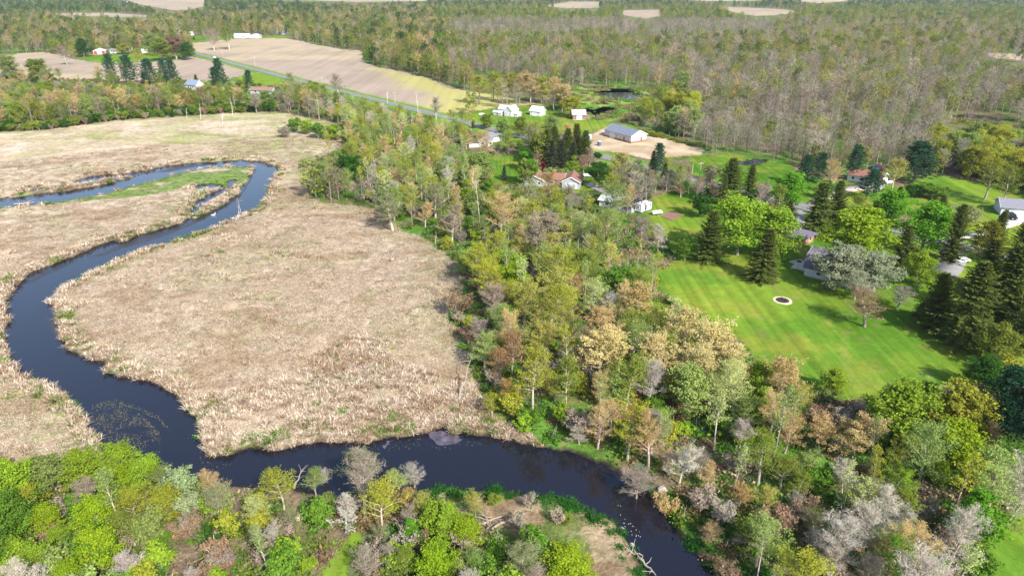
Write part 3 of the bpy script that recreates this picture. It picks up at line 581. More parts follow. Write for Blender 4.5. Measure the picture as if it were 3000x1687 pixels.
for a in [
 ('dense',33,1195,110,'lime'),('dense',22,1285,100,'green'),('dense',125,1182,92,'gsage'),('dense',205,1168,88,'lime'),('dense',290,1156,92,'lime'),('dense',287,1212,80,'limey'),('dense',353,1182,75,'lime'),
 ('sparse',400,1183,52,'gsage'),('bare',217,1222,72,'pink'),('dense',110,1298,66,'limey'),('dense',227,1288,96,'limey'),('sparse',327,1248,88,'olimey'),('dense',408,1255,80,'olimey'),('sparse',317,1298,88,'olive'),
 ('shrub',452,1212,72,'sage',1.3),('bare',533,1200,64,'tan',1.5),('budding',537,1240,84,'grgreen',1.6),('shrub',473,1262,64,'sage'),('sparse',640,1266,66,'pale'),('sparse',788,1193,58,'gsage'),('bare',808,1172,34,'white'),
 ('dense',93,1398,78,'lime'),('dense',237,1370,98,'limey'),('dense',143,1343,50,'lime'),('shrub',187,1368,60,'gsage'),('dense',160,1442,80,'limey'),('bare',327,1405,84,'white',1.3),('thicket',320,1350,52,'pink'),
 ('shrub',407,1345,44,'green'),('shrub',363,1341,48,'gsage'),('bare',643,1338,40,'white'),('bare',682,1335,48,'white'),('shrub',773,1415,40,'lime'),('sparse',733,1300,60,'grgreen'),('bare',473,1442,50,'white'),
 ('thicket',550,1402,66,'gray'),('thicket',670,1395,66,'pink'),('thicket',467,1316,78,'brown'),('shrub',550,1334,66,'dgreen'),('dense',60,1245,70,'olimey'),('dense',20,1380,70,'lime'),('dense',-60,1230,120,'lime'),('dense',-60,1360,120,'green'),
 ('sparse',903,1140,96,'grgreen',1.3),('bare',905,1190,122,'gray',1.9),('sparse',999,1174,56,'pale'),('bare',1039,1168,56,'white'),('sparse',1025,1246,54,'orange'),('sparse',1066,1254,62,'gold'),('bare',1020,1290,52,'pink'),
 ('shrub',969,1262,44,'lime'),('sparse',1195,1248,58,'gold',1.5),('tall',1130,1310,88,'lime',1.2),('dense',1170,1330,72,'limey'),('tall',1029,1342,54,'bright',1.3),('dense',1099,1408,96,'limey'),('sparse',1192,1398,70,'gsage'),
 ('dense',1432,1414,120,'limey',.9),('bare',1309,1388,120,'grgreen',1.1),('bare',1345,1438,70,'pink'),('sparse',955,1335,52,'grgreen'),('bare',915,1402,70,'pink'),('bare',992,1385,60,'gray'),('sparse',1019,1397,68,'olive'),
 ('thicket',1449,1058,64,'pink'),('bare',1459,1085,58,'white',1.0),('bare',1642,1070,94,'tan',2.1),('bare',1609,1176,80,'gray'),('thicket',1675,1252,60,'tan'),('shrub',1335,1048,60,'green'),('shrub',1277,1012,50,'olimey'),
 ('sparse',1870,1010,80,'gsage'),('tall',1930,1018,74,'lime',1.4),('bare',1870,1068,70,'white',1.4),('sparse',1984,1000,58,'grgreen'),('shrub',1814,1046,50,'green'),
 ('oak',2074,1056,86,'tan'),('oak',2166,1066,112,'tan'),('dense',2267,1020,150,'lime'),('dense',2417,1030,130,'olimey'),('dense',2400,1110,138,'limey'),('sparse',2284,1108,80,'olimey'),('tall',2450,1278,130,'bright',1.25),
 ('bare',2564,1235,84,'white'),('sparse',2264,1188,80,'lime'),('sparse',2250,1155,80,'olimey'),('dense',2277,1262,78,'olive'),('sparse',1927,1231,62,'gold'),('sparse',1867,1225,56,'orange'),('sparse',1977,1168,72,'olive'),('sparse',2034,1141,76,'gsage'),
 ('sparse',2017,1201,62,'olive'),('shrub',2100,1198,46,'lime'),('sparse',2184,1228,94,'grgreen'),('bare',2004,1258,58,'gray'),('bare',1767,1155,56,'gray'),('bare',1784,1185,54,'tan'),
 ('thicket',1757,1258,50,'pink'),('bare',1787,1325,60,'tan',1.0),('bare',1877,1338,60,'white',1.1),('bare',2134,1337,130,'white',1.45),('bare',2250,1330,116,'white',1.5),('bare',2200,1304,120,'white'),('bare',2300,1385,100,'white',1.4),('bare',2110,1400,90,'white',1.2),('bare',2344,1370,124,'tan',1.3),('bare',2184,1414,84,'pink'),
 ('shrub',2460,1412,84,'green'),('shrub',2077,1412,58,'lime'),('shrub',1967,1388,60,'olive'),('sparse',2054,1302,64,'grgreen'),('thicket',1930,1302,60,'brown'),('dense',2105,950,60,'lime'),('bare',2060,1360,70,'gray'),
 ('dense',1277,666,84,'lime'),('dense',1298,706,82,'limey'),('sparse',1413,657,110,'olimey'),('sparse',1390,712,108,'gold'),('sparse',1443,706,60,'tan'),('tall',1493,718,50,'lime'),('dense',1563,710,112,'green',.9),
 ('oak',1597,742,104,'tan'),('sparse',1643,786,58,'olimey'),('bare',1247,742,76,'pink'),('sparse',1280,795,60,'lime'),('sparse',1363,779,66,'gold'),('sparse',1420,802,76,'gold'),('oak',1353,834,88,'gold'),
 ('oak',1537,802,110,'tan'),('oak',1513,850,122,'cream'),('sparse',1287,858,74,'rust',1.7),('sparse',1257,900,70,'rust'),('bare',1217,818,68,'gray'),
 ('oak',1723,808,112,'cream'),('oak',1808,836,124,'cream'),('oak',1673,865,110,'cream'),('oak',1750,882,112,'cream'),('oak',1832,885,96,'cream'),('bare',1640,930,76,'white',2.0),('bare',1430,880,78,'gray'),('bare',1490,884,76,'pink'),
 ('sparse',1397,946,62,'olimey'),('sparse',1330,930,60,'grgreen'),('bare',1280,965,68,'orange'),('sparse',1237,1003,50,'olimey'),('thicket',1150,758,74,'brown'),('bare',1647,1058,90,'gray',1.6),('thicket',1467,1058,78,'pink'),
 ('sparse',1560,905,70,'olive'),('bare',1355,900,60,'gray'),('sparse',1700,960,66,'olimey'),('oak',1990,925,96,'tan'),('sparse',2010,975,70,'gold'),('dense',1908,945,80,'lime'),
 ('sparse',992,389,40,'gold'),('sparse',942,366,50,'olimey'),('dense',1199,412,70,'gsage'),('dense',879,420,72,'dgreen'),('sparse',879,379,60,'olive'),('budding',982,505,74,'grgreen'),('budding',1092,485,70,'grgreen'),('tall',1169,485,52,'lime'),
 ('bare',1269,520,92,'tan'),('budding',1342,485,80,'grgreen'),('sparse',1385,455,60,'orange'),('sparse',1382,499,80,'olimey'),('bare',1435,482,56,'gray',1.9),('oak',1342,562,112,'pink'),('sparse',1342,529,80,'olimey'),('sparse',1309,606,66,'gold'),
 ('sparse',1379,612,70,'gold'),('sparse',1425,579,66,'gold'),('tall',1439,551,44,'lime'),('sparse',1542,474,82,'gsage'),('budding',1539,562,104,'gsage',1.5),('bare',1619,566,58,'gray'),('bare',1659,580,48,'white'),('bare',1485,600,60,'gray'),
 ('bare',1135,542,70,'pink'),('tall',1334,413,52,'bright'),('tall',1437,413,35,'lime'),('shrub',1385,437,34,'gsage'),('shrub',1415,437,34,'gsage'),('tall',1512,419,58,'dgreen'),('dense',1559,408,54,'gold'),('tall',1605,424,44,'green'),
 ('dense',1592,444,46,'green'),('sparse',1542,455,58,'olimey'),('sparse',1679,402,30,'limey'),('dense',1868,545,122,'lime',1.3),('dense',1952,570,110,'lime',1.3),('tall',1727,611,44,'green'),('bare',2100,422,56,'tan'),
 ('sparse',2257,418,60,'gold'),('dense',1987,467,80,'bright'),('bare',1934,468,32,'pink'),('sparse',2160,512,70,'olive'),('dense',2237,519,90,'bright'),('dense',2337,560,110,'bright'),('dense',2157,583,144,'limey'),('dense',2324,668,76,'lime'),
 ('dense',2437,535,64,'grgreen',.8),('dense',2110,660,112,'silver',1.0),('dense',2212,672,96,'silver',1.0),('budding',2160,700,80,'silver',1.1),('budding',2190,755,92,'brown',1.1),('bare',2266,736,64,'gray',.9),('shrub',1765,512,58,'dgreen'),('shrub',1790,434,40,'grgreen'),
 ('dense',2530,860,96,'olive'),('dense',2490,930,80,'dgreen'),('shrub',2530,925,70,'olimey'),('shrub',2350,480,60,'green',.6),('shrub',2300,478,50,'dgreen',.6),('sparse',2545,440,70,'olive'),('sparse',2500,420,70,'olimey'),
 ('bare',1095,258,36,'gray',1.5),('bare',850,200,44,'gray',1.4),('sparse',1137,280,24,'olimey'),('sparse',1163,285,24,'olive'),('dense',1436,263,48,'olimey',1.1),('shrub',1385,372,30,'orange'),('sparse',1347,340,34,'orange'),
 ('dense',95,172,50,'olive'),('dense',20,160,50,'gsage'),
 ('dense',402,118,54,'olive',1.0),('dense',438,113,50,'brown',1.15),('dense',466,123,34,'dgreen',1.2),('dense',308,118,36,'olimey',.8),('sparse',345,130,30,'olimey'),('bare',160,126,34,'pink'),('dense',205,115,36,'dgreen'),
 ('dense',385,105,40,'gsage'),('budding',532,85,36,'pink'),('sparse',570,80,40,'olive'),
 ('oak',1205,200,46,'olimey'),('oak',1240,196,48,'olimey'),('oak',1275,198,48,'olimey'),('oak',1305,201,46,'tan'),('oak',1335,198,48,'tan'),('oak',1366,204,46,'olimey'),('oak',1395,212,50,'tan'),('oak',1415,225,44,'tan'),('dense',1420,245,36,'olive'),
 ('dense',2080,470,40,'dgreen'),('sparse',470,238,34,'orange'),('sparse',505,230,34,'rust'),('dense',455,225,30,'gsage'),('sparse',525,228,36,'olive'),('budding',640,246,34,'pink'),('dense',670,244,32,'gsage'),('shrub',740,312,34,'green'),('shrub',770,318,34,'lime'),('shrub',800,326,40,'green'),('shrub',835,330,40,'lime'),('shrub',715,330,28,'gray'),('dense',1225,300,30,'olive'),('dense',1268,318,44,'gsage'),('dense',1310,312,40,'olive'),('sparse',1345,316,46,'olimey'),('dense',1385,312,40,'gsage'),('bare',1215,345,50,'tan'),('sparse',1345,480,46,'olive'),('budding',1410,484,52,'gray'),('sparse',1470,495,40,'gsage'),('bare',1485,385,40,'brown'),('bare',1500,400,36,'pink'),('budding',1470,400,34,'brown'),('bare',1350,395,34,'brown'),('dense',1325,392,44,'dgreen'),('sparse',1430,322,40,'tan'),('sparse',1165,335,40,'olive'),('bare',1760,470,30,'gray'),('bare',1800,475,30,'brown'),('bare',1735,455,26,'gray'),('bare',1905,470,34,'brown'),('bare',1700,440,30,'gray'),('bare',1715,470,26,'brown'),('dense',1690,440,28,'dgreen'),('bare',1930,490,28,'gray'),('sparse',1780,445,30,'olive')]:
    kw = {}
    if len(a) > 5: kw['ar'] = a[5] * (1.0)
    T(a[0], a[1], a[2], a[3], a[4], **kw)
for a in [('spruce',1834,502,397,68,'spruce'),('spruce',1881,498,410,42,'spruce'),('spruce',1780,656,528,82,'spruce'),('spruce',1914,704,575,82,'spruce'),('pine',2020,470,392,46,'pine'),('pine',2056,462,386,44,'pine'),
 ('pine',2142,452,367,44,'pine'),('pine',2182,500,426,54,'pine'),('pine',2296,460,358,88,'pine'),('spruce',2052,585,456,84,'spruce'),('spruce',2098,570,455,54,'spruce'),('spruce',2263,684,565,64,'spruce'),('spruce',2388,658,515,62,'spruce'),
 ('spruce',2505,610,530,44,'spruce'),('spruce',2260,500,468,30,'spruce'),('spruce',2370,520,492,26,'spruce'),('pine',2475,650,560,82,'pinegold'),('spruce',2420,868,655,122,'spruce'),('spruce',2345,830,690,96,'spruce'),('spruce',2515,810,610,130,'spruce'),
 ('spruce',2600,790,560,130,'spruce'),('spruce',2565,640,540,60,'spruce'),('spruce',2470,730,600,90,'spruce'),('spruce',2600,870,640,120,'spruce'),('spruce',2320,800,760,50,'spruce'),('pine',1655,442,363,36,'pine'),('spruce',1640,440,380,28,'spruce'),('cedar',1627,505,436,26,'spruce'),('cedar',1672,455,412,26,'spruce'),
 ('spruce',1348,414,340,44,'spruce'),('spruce',1372,412,322,48,'spruce'),('spruce',1398,405,318,48,'spruce'),('spruce',1425,408,322,50,'spruce'),('spruce',1452,404,310,50,'spruce'),('spruce',1470,412,330,42,'spruce'),('spruce',1388,425,350,34,'bspruce'),('spruce',1412,424,352,34,'bspruce'),('spruce',1438,426,355,32,'bspruce'),
 ('spruce',1268,452,414,18,'bspruce'),('pine',283,212,138,34,'pine'),('pine',330,214,140,44,'pine'),('pine',383,214,150,42,'pine'),('pine',417,214,147,28,'pine'),('pine',438,214,149,32,'pine'),('pine',563,240,150,36,'pine'),('pine',545,238,172,26,'pine'),('pine',627,224,178,26,'pine'),
 ('spruce',496,222,188,14,'spruce'),('spruce',320,106,78,30,'spruce'),('spruce',345,100,76,26,'spruce'),('spruce',370,112,76,26,'spruce'),('spruce',395,92,66,24,'spruce'),('cedar',488,100,93,7,'spruce'),('cedar',472,96,88,8,'spruce'),
 ('pine',2520,1090,930,110,'pine'),('pine',2560,1160,960,120,'pine'),('pine',2535,1210,1040,110,'pine'),('spruce',2590,1120,950,120,'bspruce'),('pine',2500,1140,1010,90,'pine'),
 ('cedar',1367,434,403,14,'crimson'),('spruce',1190,322,302,14,'spruce'),
 ('snag',1095,613,583,8,'white'),('snag',938,498,455,8,'white'),('snag',1207,560,453,12,'tan'),('snag',1190,510,420,16,'tan'),('snag',1256,612,520,20,'gray'),('snag',1190,700,640,12,'gray'),('snag',1052,290,232,8,'white'),('snag',975,262,228,6,'white'),
 ('snag',600,545,512,10,'tan'),('snag',150,1000,930,0.1,'tan')][:-1]:
    TB(a[0], a[1], a[2], a[3], a[4], a[5], bark='white' if a[0] == 'snag' else ('dark' if a[0] in ('spruce', 'cedar') else 'mid'))
for i_ in range(22): T('shrub', 1600 + i_ * 9, 325 + i_ * 2.1 + random.uniform(-2, 2), random.uniform(9, 15), random.choice(['lime', 'olimey', 'gsage']))
for x, y0, y1 in ((505,300,262),(585,290,250),(530,262,235),(470,300,270),(560,312,283),(745,265,232),(1035,330,285),(925,330,298),(1745,360,310),(1950,365,310),(2205,420,372)): TB('snag', x, y0, y1, 8, 'white', bark='white')
# ------------------------------------------------------------------ woods between the surveyed trees
def vis_box(x, y, w, h):
    ox, oy, dp = proj(x, y, 0.0); tx, ty, _ = proj(x, y, h); r = w * FO / dp / 2
    return ox - r, ty, ox + r, oy
KEEP = [(815,1345,905,1449),(1312,430,1365,474),(1440,430,1500,480),(1500,320,1625,372),(1245,266,1300,300),(1330,272,1364,296),(1428,283,1475,304),(1498,497,1525,520),(1590,512,1645,545),(1640,530,1725,560),(1975,578,2060,628),(1890,588,1906,600),(2010,640,2090,705),(1880,640,2000,850),
        (2100,430,2240,500),(2505,500,2620,590),(1940,740,2000,775),(460,196,505,228),(625,222,686,243),(220,118,272,138),(440,76,480,98),(585,80,655,98),(1180,335,1255,372),(480,130,720,200),(1600,1230,1800,1440),(1455,250,1550,290),(2390,284,2540,306),(1480,330,1760,392),(1220,395,1300,440),(1490,405,1510,440)]
def blocked(x, y, w, h):
    b = vis_box(x, y, w, h)
    for q in KEEP:
        if b[3] > q[3] + 2 and b[0] < q[2] and b[2] > q[0] and b[1] < q[3]: return True
    return False
def over_open(x, y, h, w=0.0):
    ox, ty, dp = proj(x, y, h * .97); out = False
    for dx in (-.35, 0, .35):
        a, b = G(ox + dx * w * FO / dp, max(ty, -40)); out = out or int(classify(np.array([a]), np.array([b]))[0]) != F
    return out
def over_open_np(X, Y, Hh):
    ox, ty, dp = proj(X, Y, Hh); a, b = G(ox, np.maximum(ty, -40)); return classify(a, b) != F
def jgrid(pg, s, rng, anycls=False):
    x0, y0 = pg.min(0); x1, y1 = pg.max(0)
    gx, gy = np.meshgrid(np.arange(x0, x1, s), np.arange(y0, y1, s)); gx = gx.ravel() + rng.uniform(-.42, .42, gx.size) * s; gy = gy.ravel() + rng.uniform(-.42, .42, gy.size) * s
    m = inside(pg, gx, gy); gx, gy = gx[m], gy[m]
    c = classify(gx, gy); d = sdf_river(gx, gy); rd = dist_poly(ROADL, gx, gy, False)
    m = ((c == F) | anycls) & (d > 1.6) & (rd > 8); return gx[m], gy[m]
HOUSE_SPOTS = [G(1400, 455), G(1465, 460), G(1560, 520), G(1250, 355), G(1215, 360), G(480, 222), G(655, 236), G(1115, 395), G(1340, 470), G(1275, 350)]
MANX = np.array([(t['x'], t['y'], t['w']) for t in TREES])
def pick(pal):
    r = random.random() * sum(p[2] for p in pal)
    for p in pal:
        r -= p[2]
        if r <= 0: return p
    return pal[-1]
def fill(pts, s, pal, seed, crowd=.42, free=False):
    pg = poly(pts); rng = np.random.default_rng(seed); X, Y = jgrid(pg, s, rng, free); k = 0
    for x, y in zip(X, Y):
        kind, colour, _, w0, w1 = pick(pal); w = random.uniform(w0, w1); mm = MESH[kind][0]; h = w * ARS.get(kind, 2) * random.uniform(.95, 1.4)
        d = np.hypot(MANX[:, 0] - x, MANX[:, 1] - y)
        tall = kind not in ('shrub', 'thicket')
        if tall and (d < crowd * (MANX[:, 2] + w) * .6).any(): continue
        if any(math.hypot(x - float(a), y - float(b)) < 9 for a, b in HOUSE_SPOTS): continue
        if blocked(x, y, w, h) or (not free and over_open(x, y, h, w) and random.random() < .93):
            if tall: kind = random.choice(['shrub', 'thicket']); w = random.uniform(2, 3); h = 2.2
            if blocked(x, y, w, h): continue
        add_tree(kind, x, y, w, h, colour if kind != 'thicket' else random.choice(['gray', 'pink', 'brown']), manual=False, k=random.uniform(1.0, 1.3)); k += 1
    return k
CENTRE = [(800,290),(860,270),(930,285),(1000,300),(1170,335),(1230,345),(1330,370),(1320,395),(1225,398),(1232,465),(1310,474),(1500,485),(1520,512),(1620,545),(1690,620),(1700,655),(1640,682),(1655,722),(1705,765),(1800,815),(1850,855),(1885,892),(1945,935),(1920,1010),(1800,1120),(1640,1190),(1560,1175),(1480,1132),(1350,1100),(1260,1060),(1215,1000),(1190,920),(1150,850),(1140,800),(1165,740),(1160,660),(1080,600),(1000,570),(960,520),(880,510),(790,490),(770,470),(800,430),(860,370),(830,325)]
EAST = [(1945,935),(2040,990),(2130,1015),(2230,1015),(2350,990),(2480,970),(2600,980),(2700,1100),(2640,1280),(2530,1305),(2480,1345),(2430,1400),(2440,1600),(1900,1600),(1790,1440),(1725,1335),(1700,1295),(1640,1220),(1640,1190),(1800,1120),(1920,1010)]
SOUTH = [(-200,1190),(100,1185),(250,1165),(400,1205),(600,1235),(830,1255),(1000,1245),(1100,1245),(1130,1300),(1250,1350),(1380,1425),(1500,1500),(1500,1700),(-200,1700)]
WEST = [(-150,335),(0,328),(150,318),(300,297),(480,286),(640,276),(720,278),(800,292),(860,270),(780,235),(700,216),(600,217),(560,204),(300,209),(0,194),(-150,180)]
N0 = len(TREES)
fill(SOUTH, 4.3, [('sparse','olive',.8,4,5.5),('slender','gsage',.6,2,3),('bare','white',.7,3,5),('shrub','green',3,2.5,4.5),('shrub','lime',2.4,2.5,4.5),('thicket','tan',2,2.5,4),('thicket','gray',1.6,2.5,4),('shrub','gsage',1.6,2.5,4.5),('sparse','olimey',1,4,6),('shrub','olimey',1,2,3.5)], 1)
fill(EAST, 5.0, [('sparse','olive',1.6,5,7.5),('slender','gsage',1.6,2.6,3.8),('slender','pale',1.3,2.4,3.6),('slender','olimey',1.2,2.6,3.8),('sparse','gsage',2,5,7),('bare','white',2,4,6.5),('shrub','green',3,2.5,4.5),('shrub','lime',1.4,2.5,4),('shrub','olive',1.5,2.5,4.5),('thicket','gray',2,3,4.5),('sparse','olimey',1.8,5,7),('bare','tan',1.5,4,6),('sparse','green',1.2,5,7),('thicket','tan',1,3,4.5)], 2)
fill(CENTRE, 5.2, [('sparse','olive',1.8,5,7.5),('slender','gsage',1.6,2.6,3.8),('slender','pale',1.3,2.4,3.6),('slender','olimey',1.2,2.6,3.8),('sparse','gold',.5,5,7),('budding','gsage',2,5,7),('bare','tan',1.6,4,6.5),('bare','white',1.2,4,6),('shrub','green',2.6,2.5,4.5),('shrub','lime',1,2.5,4),('shrub','olimey',1.5,2.5,4.5),('thicket','gray',1.5,3,4.5),('sparse','olimey',1.8,5,7.5),('dense','gsage',.8,5,7),('thicket','tan',1,3,4),('budding','pale',1,5,7)], 3)
fill(WEST, 5.6, [('sparse','olive',3,5.5,8.5),('slender','gsage',1.6,2.6,3.8),('slender','pale',1.3,2.4,3.6),('slender','olimey',1.2,2.6,3.8),('sparse','tan',1.4,6,8),('budding','grgreen',2,6,8),('bare','gray',1.3,5,7),('budding','tan',1.3,6,8.5),('shrub','olive',1.8,3,5),('dense','olive',1.8,6,8.5),('sparse','orange',.3,5,7),('dense','gsage',1.2,6,8),('shrub','green',1.2,3,4.5)], 4)
fill([(1190,1245),(1320,1250),(1420,1275),(1510,1300),(1560,1345),(1575,1400),(1480,1420),(1400,1370),(1290,1330),(1200,1290)], 5.2, [('thicket','tan',2,1.6,2.8),('thicket','brown',2,1.6,2.8),('shrub','olive',1,1.4,2.2),('shrub','tan',1,1.4,2.2)], 9, free=True)
SKIRT = [(-100,338),(0,334),(130,328),(300,304),(480,292),(640,282),(720,282),(720,276),(640,274),(480,283),(300,294),(130,317),(0,323),(-100,327)]
fill(SKIRT, 3.4, [('shrub','dgreen',2,3,4.5),('shrub','green',1.5,2.5,4),('shrub','olive',1.5,3,4.5),('thicket','gray',1,3,4)], 8, free=True)
ROADSIDE = [(1625,452),(1740,475),(1840,500),(1960,530),(2000,556),(1985,570),(1900,545),(1800,520),(1700,488),(1635,475)]
FARSIDE = [(2075,470),(2120,440),(2240,430),(2290,440),(2290,462),(2250,470),(2230,440),(2120,452)]
EASTEDGE = [(2335,434),(2400,441),(2500,464),(2560,478),(2760,545),(2900,560),(2900,380),(2560,352),(2340,372)]
GROVE = [(1545,268),(1620,252),(1700,262),(1740,300),(1760,350),(1700,345),(1620,322),(1555,305)]
fill(ROADSIDE, 4.6, [('bare','brown',2,3.5,5),('bare','gray',2,3.5,5.5),('shrub','green',1.5,2.5,4),('shrub','dgreen',1.5,3,4.5),('sparse','olive',1,4,6),('spruce','spruce',.5,3.5,5),('thicket','pink',1.5,3,4)], 5, free=True)
fill(EASTEDGE, 5.6, [('dense','olimey',3,6,9),('dense','olive',2.5,6,9),('dense','gsage',1.5,6,8.5),('sparse','olimey',2,6,8),('bare','gray',1,5,7),('shrub','dgreen',1.4,3,5)], 6)
fill(GROVE, 6.0, [('dense','gsage',2.5,7,10),('dense','olimey',2,7,10),('bare','tan',1,6,8),('sparse','olive',1.5,7,9),('dense','green',.8,6,8)], 7)
# forest at a distance
FARS = []    # kind, x, y, scale_xy, scale_z, colour
def far_palette(ox, oy):
    if ox < 830 and oy < 40: return [('farleaf','dgreen',2.2),('farleaf','olive',1),('farthin','olive',1),('farbare','gray',.5)]
    if ox < 960 and oy < 140: return [('farleaf','olive',2),('farthin','tan',1.6),('farthin','olive',1.6),('farbare','pink',1.2),('farleaf','gsage',.8),('farleaf','dgreen',.8),('farthin','olimey',1),('farthin','orange',.4)]
    if oy < 22: return [('farleaf','dgreen',2),('farleaf','olive',1.3),('farbare','gray',1),('farthin','olive',1)]
    if oy < 62 and ox > 1100: return [('farleaf','gsage',2.4),('farleaf','olimey',1.5),('farthin','olimey',2),('farleaf','green',1.4),('farbare','gray',.6),('farthin','orange',.3)]
    if ox < 1130 and oy < 240: return [('farleaf','olive',2.2),('farthin','tan',1.3),('farthin','olimey',1.4),('farbare','pink',1.2),('farleaf','dgreen',1),('farleaf','green',.5),('farthin','orange',.7)]
    if 1530 < ox < 1730 and 240 < oy < 345: return [('farleaf','gsage',2),('farleaf','olimey',1.4),('farbare','gray',1.6),('farthin','olive',1.2)]
    if ox > 2330 and 340 < oy < 480: return [('farleaf','olimey',2.6),('farleaf','olive',2),('farbare','gray',.8),('farthin','gsage',1)]
    if ox > 1950 and oy < 140: return [('farleaf','olive',1.4),('farthin','olimey',1.6),('farbare','gray',1.2),('farthin','orange',.5),('farbare','pink',.8)]
    if oy > 300: return [('farbare','pink',2.2),('farbare','gray',2.6),('farthin','grgreen',1.2),('farthin','olimey',.5),('farleaf','olive',.4)]
    if oy < 100: return [('farbare','gray',3),('farthin','grgreen',1.0),('farbare','pink',.8),('farthin','olive',.5)]
    if oy < 165: return [('farbare','gray',1.2),('farthin','olimey',2.0),('farbare','pink',.8),('farleaf','olive',1.0),('farthin','olive',1.5),('farbare','orange',.5),('farthin','grgreen',1.0),('farleaf','gsage',.5)]
    return [('farbare','gray',2.2),('farthin','grgreen',1.3),('farbare','pink',1.2),('farthin','olive',1.1),('farbare','orange',.45),('farthin','olimey',.5),('farleaf','olive',.3)]
rng = np.random.default_rng(77)
POLYS_NEAR = [poly(q) for q in (CENTRE, EAST, SOUTH, WEST, EASTEDGE, GROVE)]
REEDSW = poly([(1425,218),(1480,214),(1620,218),(1720,238),(1690,265),(1640,282),(1560,300),(1530,310),(1440,290)])
BOG = poly([(1880,318),(2000,305),(2200,305),(2400,300),(2560,300),(2560,312),(2300,325),(2100,345),(1950,335)])
OPEN = [poly([(1740,420),(2010,440),(2010,500),(1780,455)]), poly([(1440,340),(1480,325),(1500,400),(1300,392),(1200,340),(1300,325)]), poly([(2000,425),(2290,440),(2290,480),(2100,480)]), poly([(730,230),(860,235),(1190,318),(1170,335),(930,285),(700,225)]), poly([(2560,440),(2800,470),(2800,720),(2540,700)]), poly([(1175,185),(1440,215),(1430,262),(1190,232)])]
r = 215.0
while r < 3400:
    s = min(max(5.4 + .0055 * (r - 220), 5.4), 15.0); dr = s * (1.0 if r < 900 else 1.3)
    n = int(1.55 * r / s); th_ = np.linspace(-.775, .775, n) + rng.uniform(-.4, .4, n) * 1.55 / n; rr_ = r + rng.uniform(-.45, .45, n) * dr
    X = rr_ * np.sin(th_); Y = rr_ * np.cos(th_)
    c = classify(X, Y); d = sdf_river(X, Y); rd = dist_poly(ROADL, X, Y, False); ok = (c == F) & (d > 3) & (rd > 9)
    for q in POLYS_NEAR + OPEN: ok &= ~inside(q, X, Y)
    ok &= ~(inside(REEDSW, X, Y)); ok &= ~(inside(BOG, X, Y) & (rng.uniform(size=n) < .55))
    ok &= ~(over_open_np(X, Y, np.full(n, 12.0)) & (rng.uniform(size=n) < .95))
    if r > 450:
        for hf in (4.0, 8.0, 15.0): ok &= ~(over_open_np(X, Y, np.full(n, hf)) & (rng.uniform(size=n) < .9))
    nz = fbm(X, Y, 55, 201, 3); cz = fbm(X, Y, 38, 207, 2)
    for x, y, a, b_ in zip(X[ok], Y[ok], nz[ok], cz[ok]):
        ox, oy, dp = proj(x, y, 0.0)
        if ox < -150 or ox > 2730 or oy < -14: continue
        pal = far_palette(ox, oy); pal2 = [(p[0], p[1], p[2] * (3.2 if (i % 3) == int(a * 9) % 3 else .6)) for i, p in enumerate(pal)]
        kind, colour, _ = pick(pal2)
        h = random.choice([1, 1, 1, .75, 1.2]) * random.uniform(10.0, 15.5) * (1.0 if oy < 290 or ox < 1400 else .82) * (.8 + .4 * b_); w = h * random.uniform(.5, .68)
        if r < 800 and blocked(x, y, w, h): continue
        FARS.append((kind, x, y, w, h, colour))
    r += dr
print('individuals', len(TREES), 'fill', len(TREES) - N0, 'far', len(FARS))
# ------------------------------------------------------------------ instance clouds (stuff) by geometry nodes, all pieces real meshes
def cloud(name, meshes, pts, scl, rot, idx, tints, barks, **props):
    """pts (n,3), scl (n,3), rot (n,3), idx (n,), tints (n,3), barks (n,3)"""
    cc = bpy.data.collections.new(name + ' sources')
    for i, me in enumerate(meshes): cc.objects.link(bpy.data.objects.new('%s source %02d' % (name, i), me))
    me = bpy.data.meshes.new(name); n = len(pts); me.vertices.add(n); me.vertices.foreach_set('co', np.asarray(pts, np.float32).ravel())
    for nm, arr in (('scl', scl), ('rot', rot), ('tint', tints), ('bark', barks)):
        a = me.attributes.new(nm, 'FLOAT_VECTOR', 'POINT'); a.data.foreach_set('vector', np.asarray(arr, np.float32).ravel())
    a = me.attributes.new('pick', 'INT', 'POINT'); a.data.foreach_set('value', np.asarray(idx, np.int32))
    o = link(name, me, **props)
    ng = bpy.data.node_groups.new(name, 'GeometryNodeTree'); ng.interface.new_socket('Geometry', in_out='INPUT', socket_type='NodeSocketGeometry'); ng.interface.new_socket('Geometry', in_out='OUTPUT', socket_type='NodeSocketGeometry')
    N = ng.nodes; Lk = ng.links; gi = N.new('NodeGroupInput'); go = N.new('NodeGroupOutput'); ip = N.new('GeometryNodeInstanceOnPoints'); ci = N.new('GeometryNodeCollectionInfo')
    ci.inputs['Collection'].default_value = cc; ci.inputs['Separate Children'].default_value = True; ci.inputs['Reset Children'].default_value = True
    def at(nm, ty):
        q = N.new('GeometryNodeInputNamedAttribute'); q.data_type = ty; q.inputs['Name'].default_value = nm; return [s for s in q.outputs if s.enabled and s.name == 'Attribute'][0]
    e2r = N.new('FunctionNodeEulerToRotation'); Lk.new(at('rot', 'FLOAT_VECTOR'), e2r.inputs[0])
    Lk.new(gi.outputs[0], ip.inputs['Points']); Lk.new(ci.outputs[0], ip.inputs['Instance']); ip.inputs['Pick Instance'].default_value = True
    Lk.new(at('pick', 'INT'), ip.inputs['Instance Index']); Lk.new(e2r.outputs[0], ip.inputs['Rotation']); Lk.new(at('scl', 'FLOAT_VECTOR'), ip.inputs['Scale']); Lk.new(ip.outputs[0], go.inputs[0])
    md = o.modifiers.new('scatter', 'NODES'); md.node_group = ng
    return o
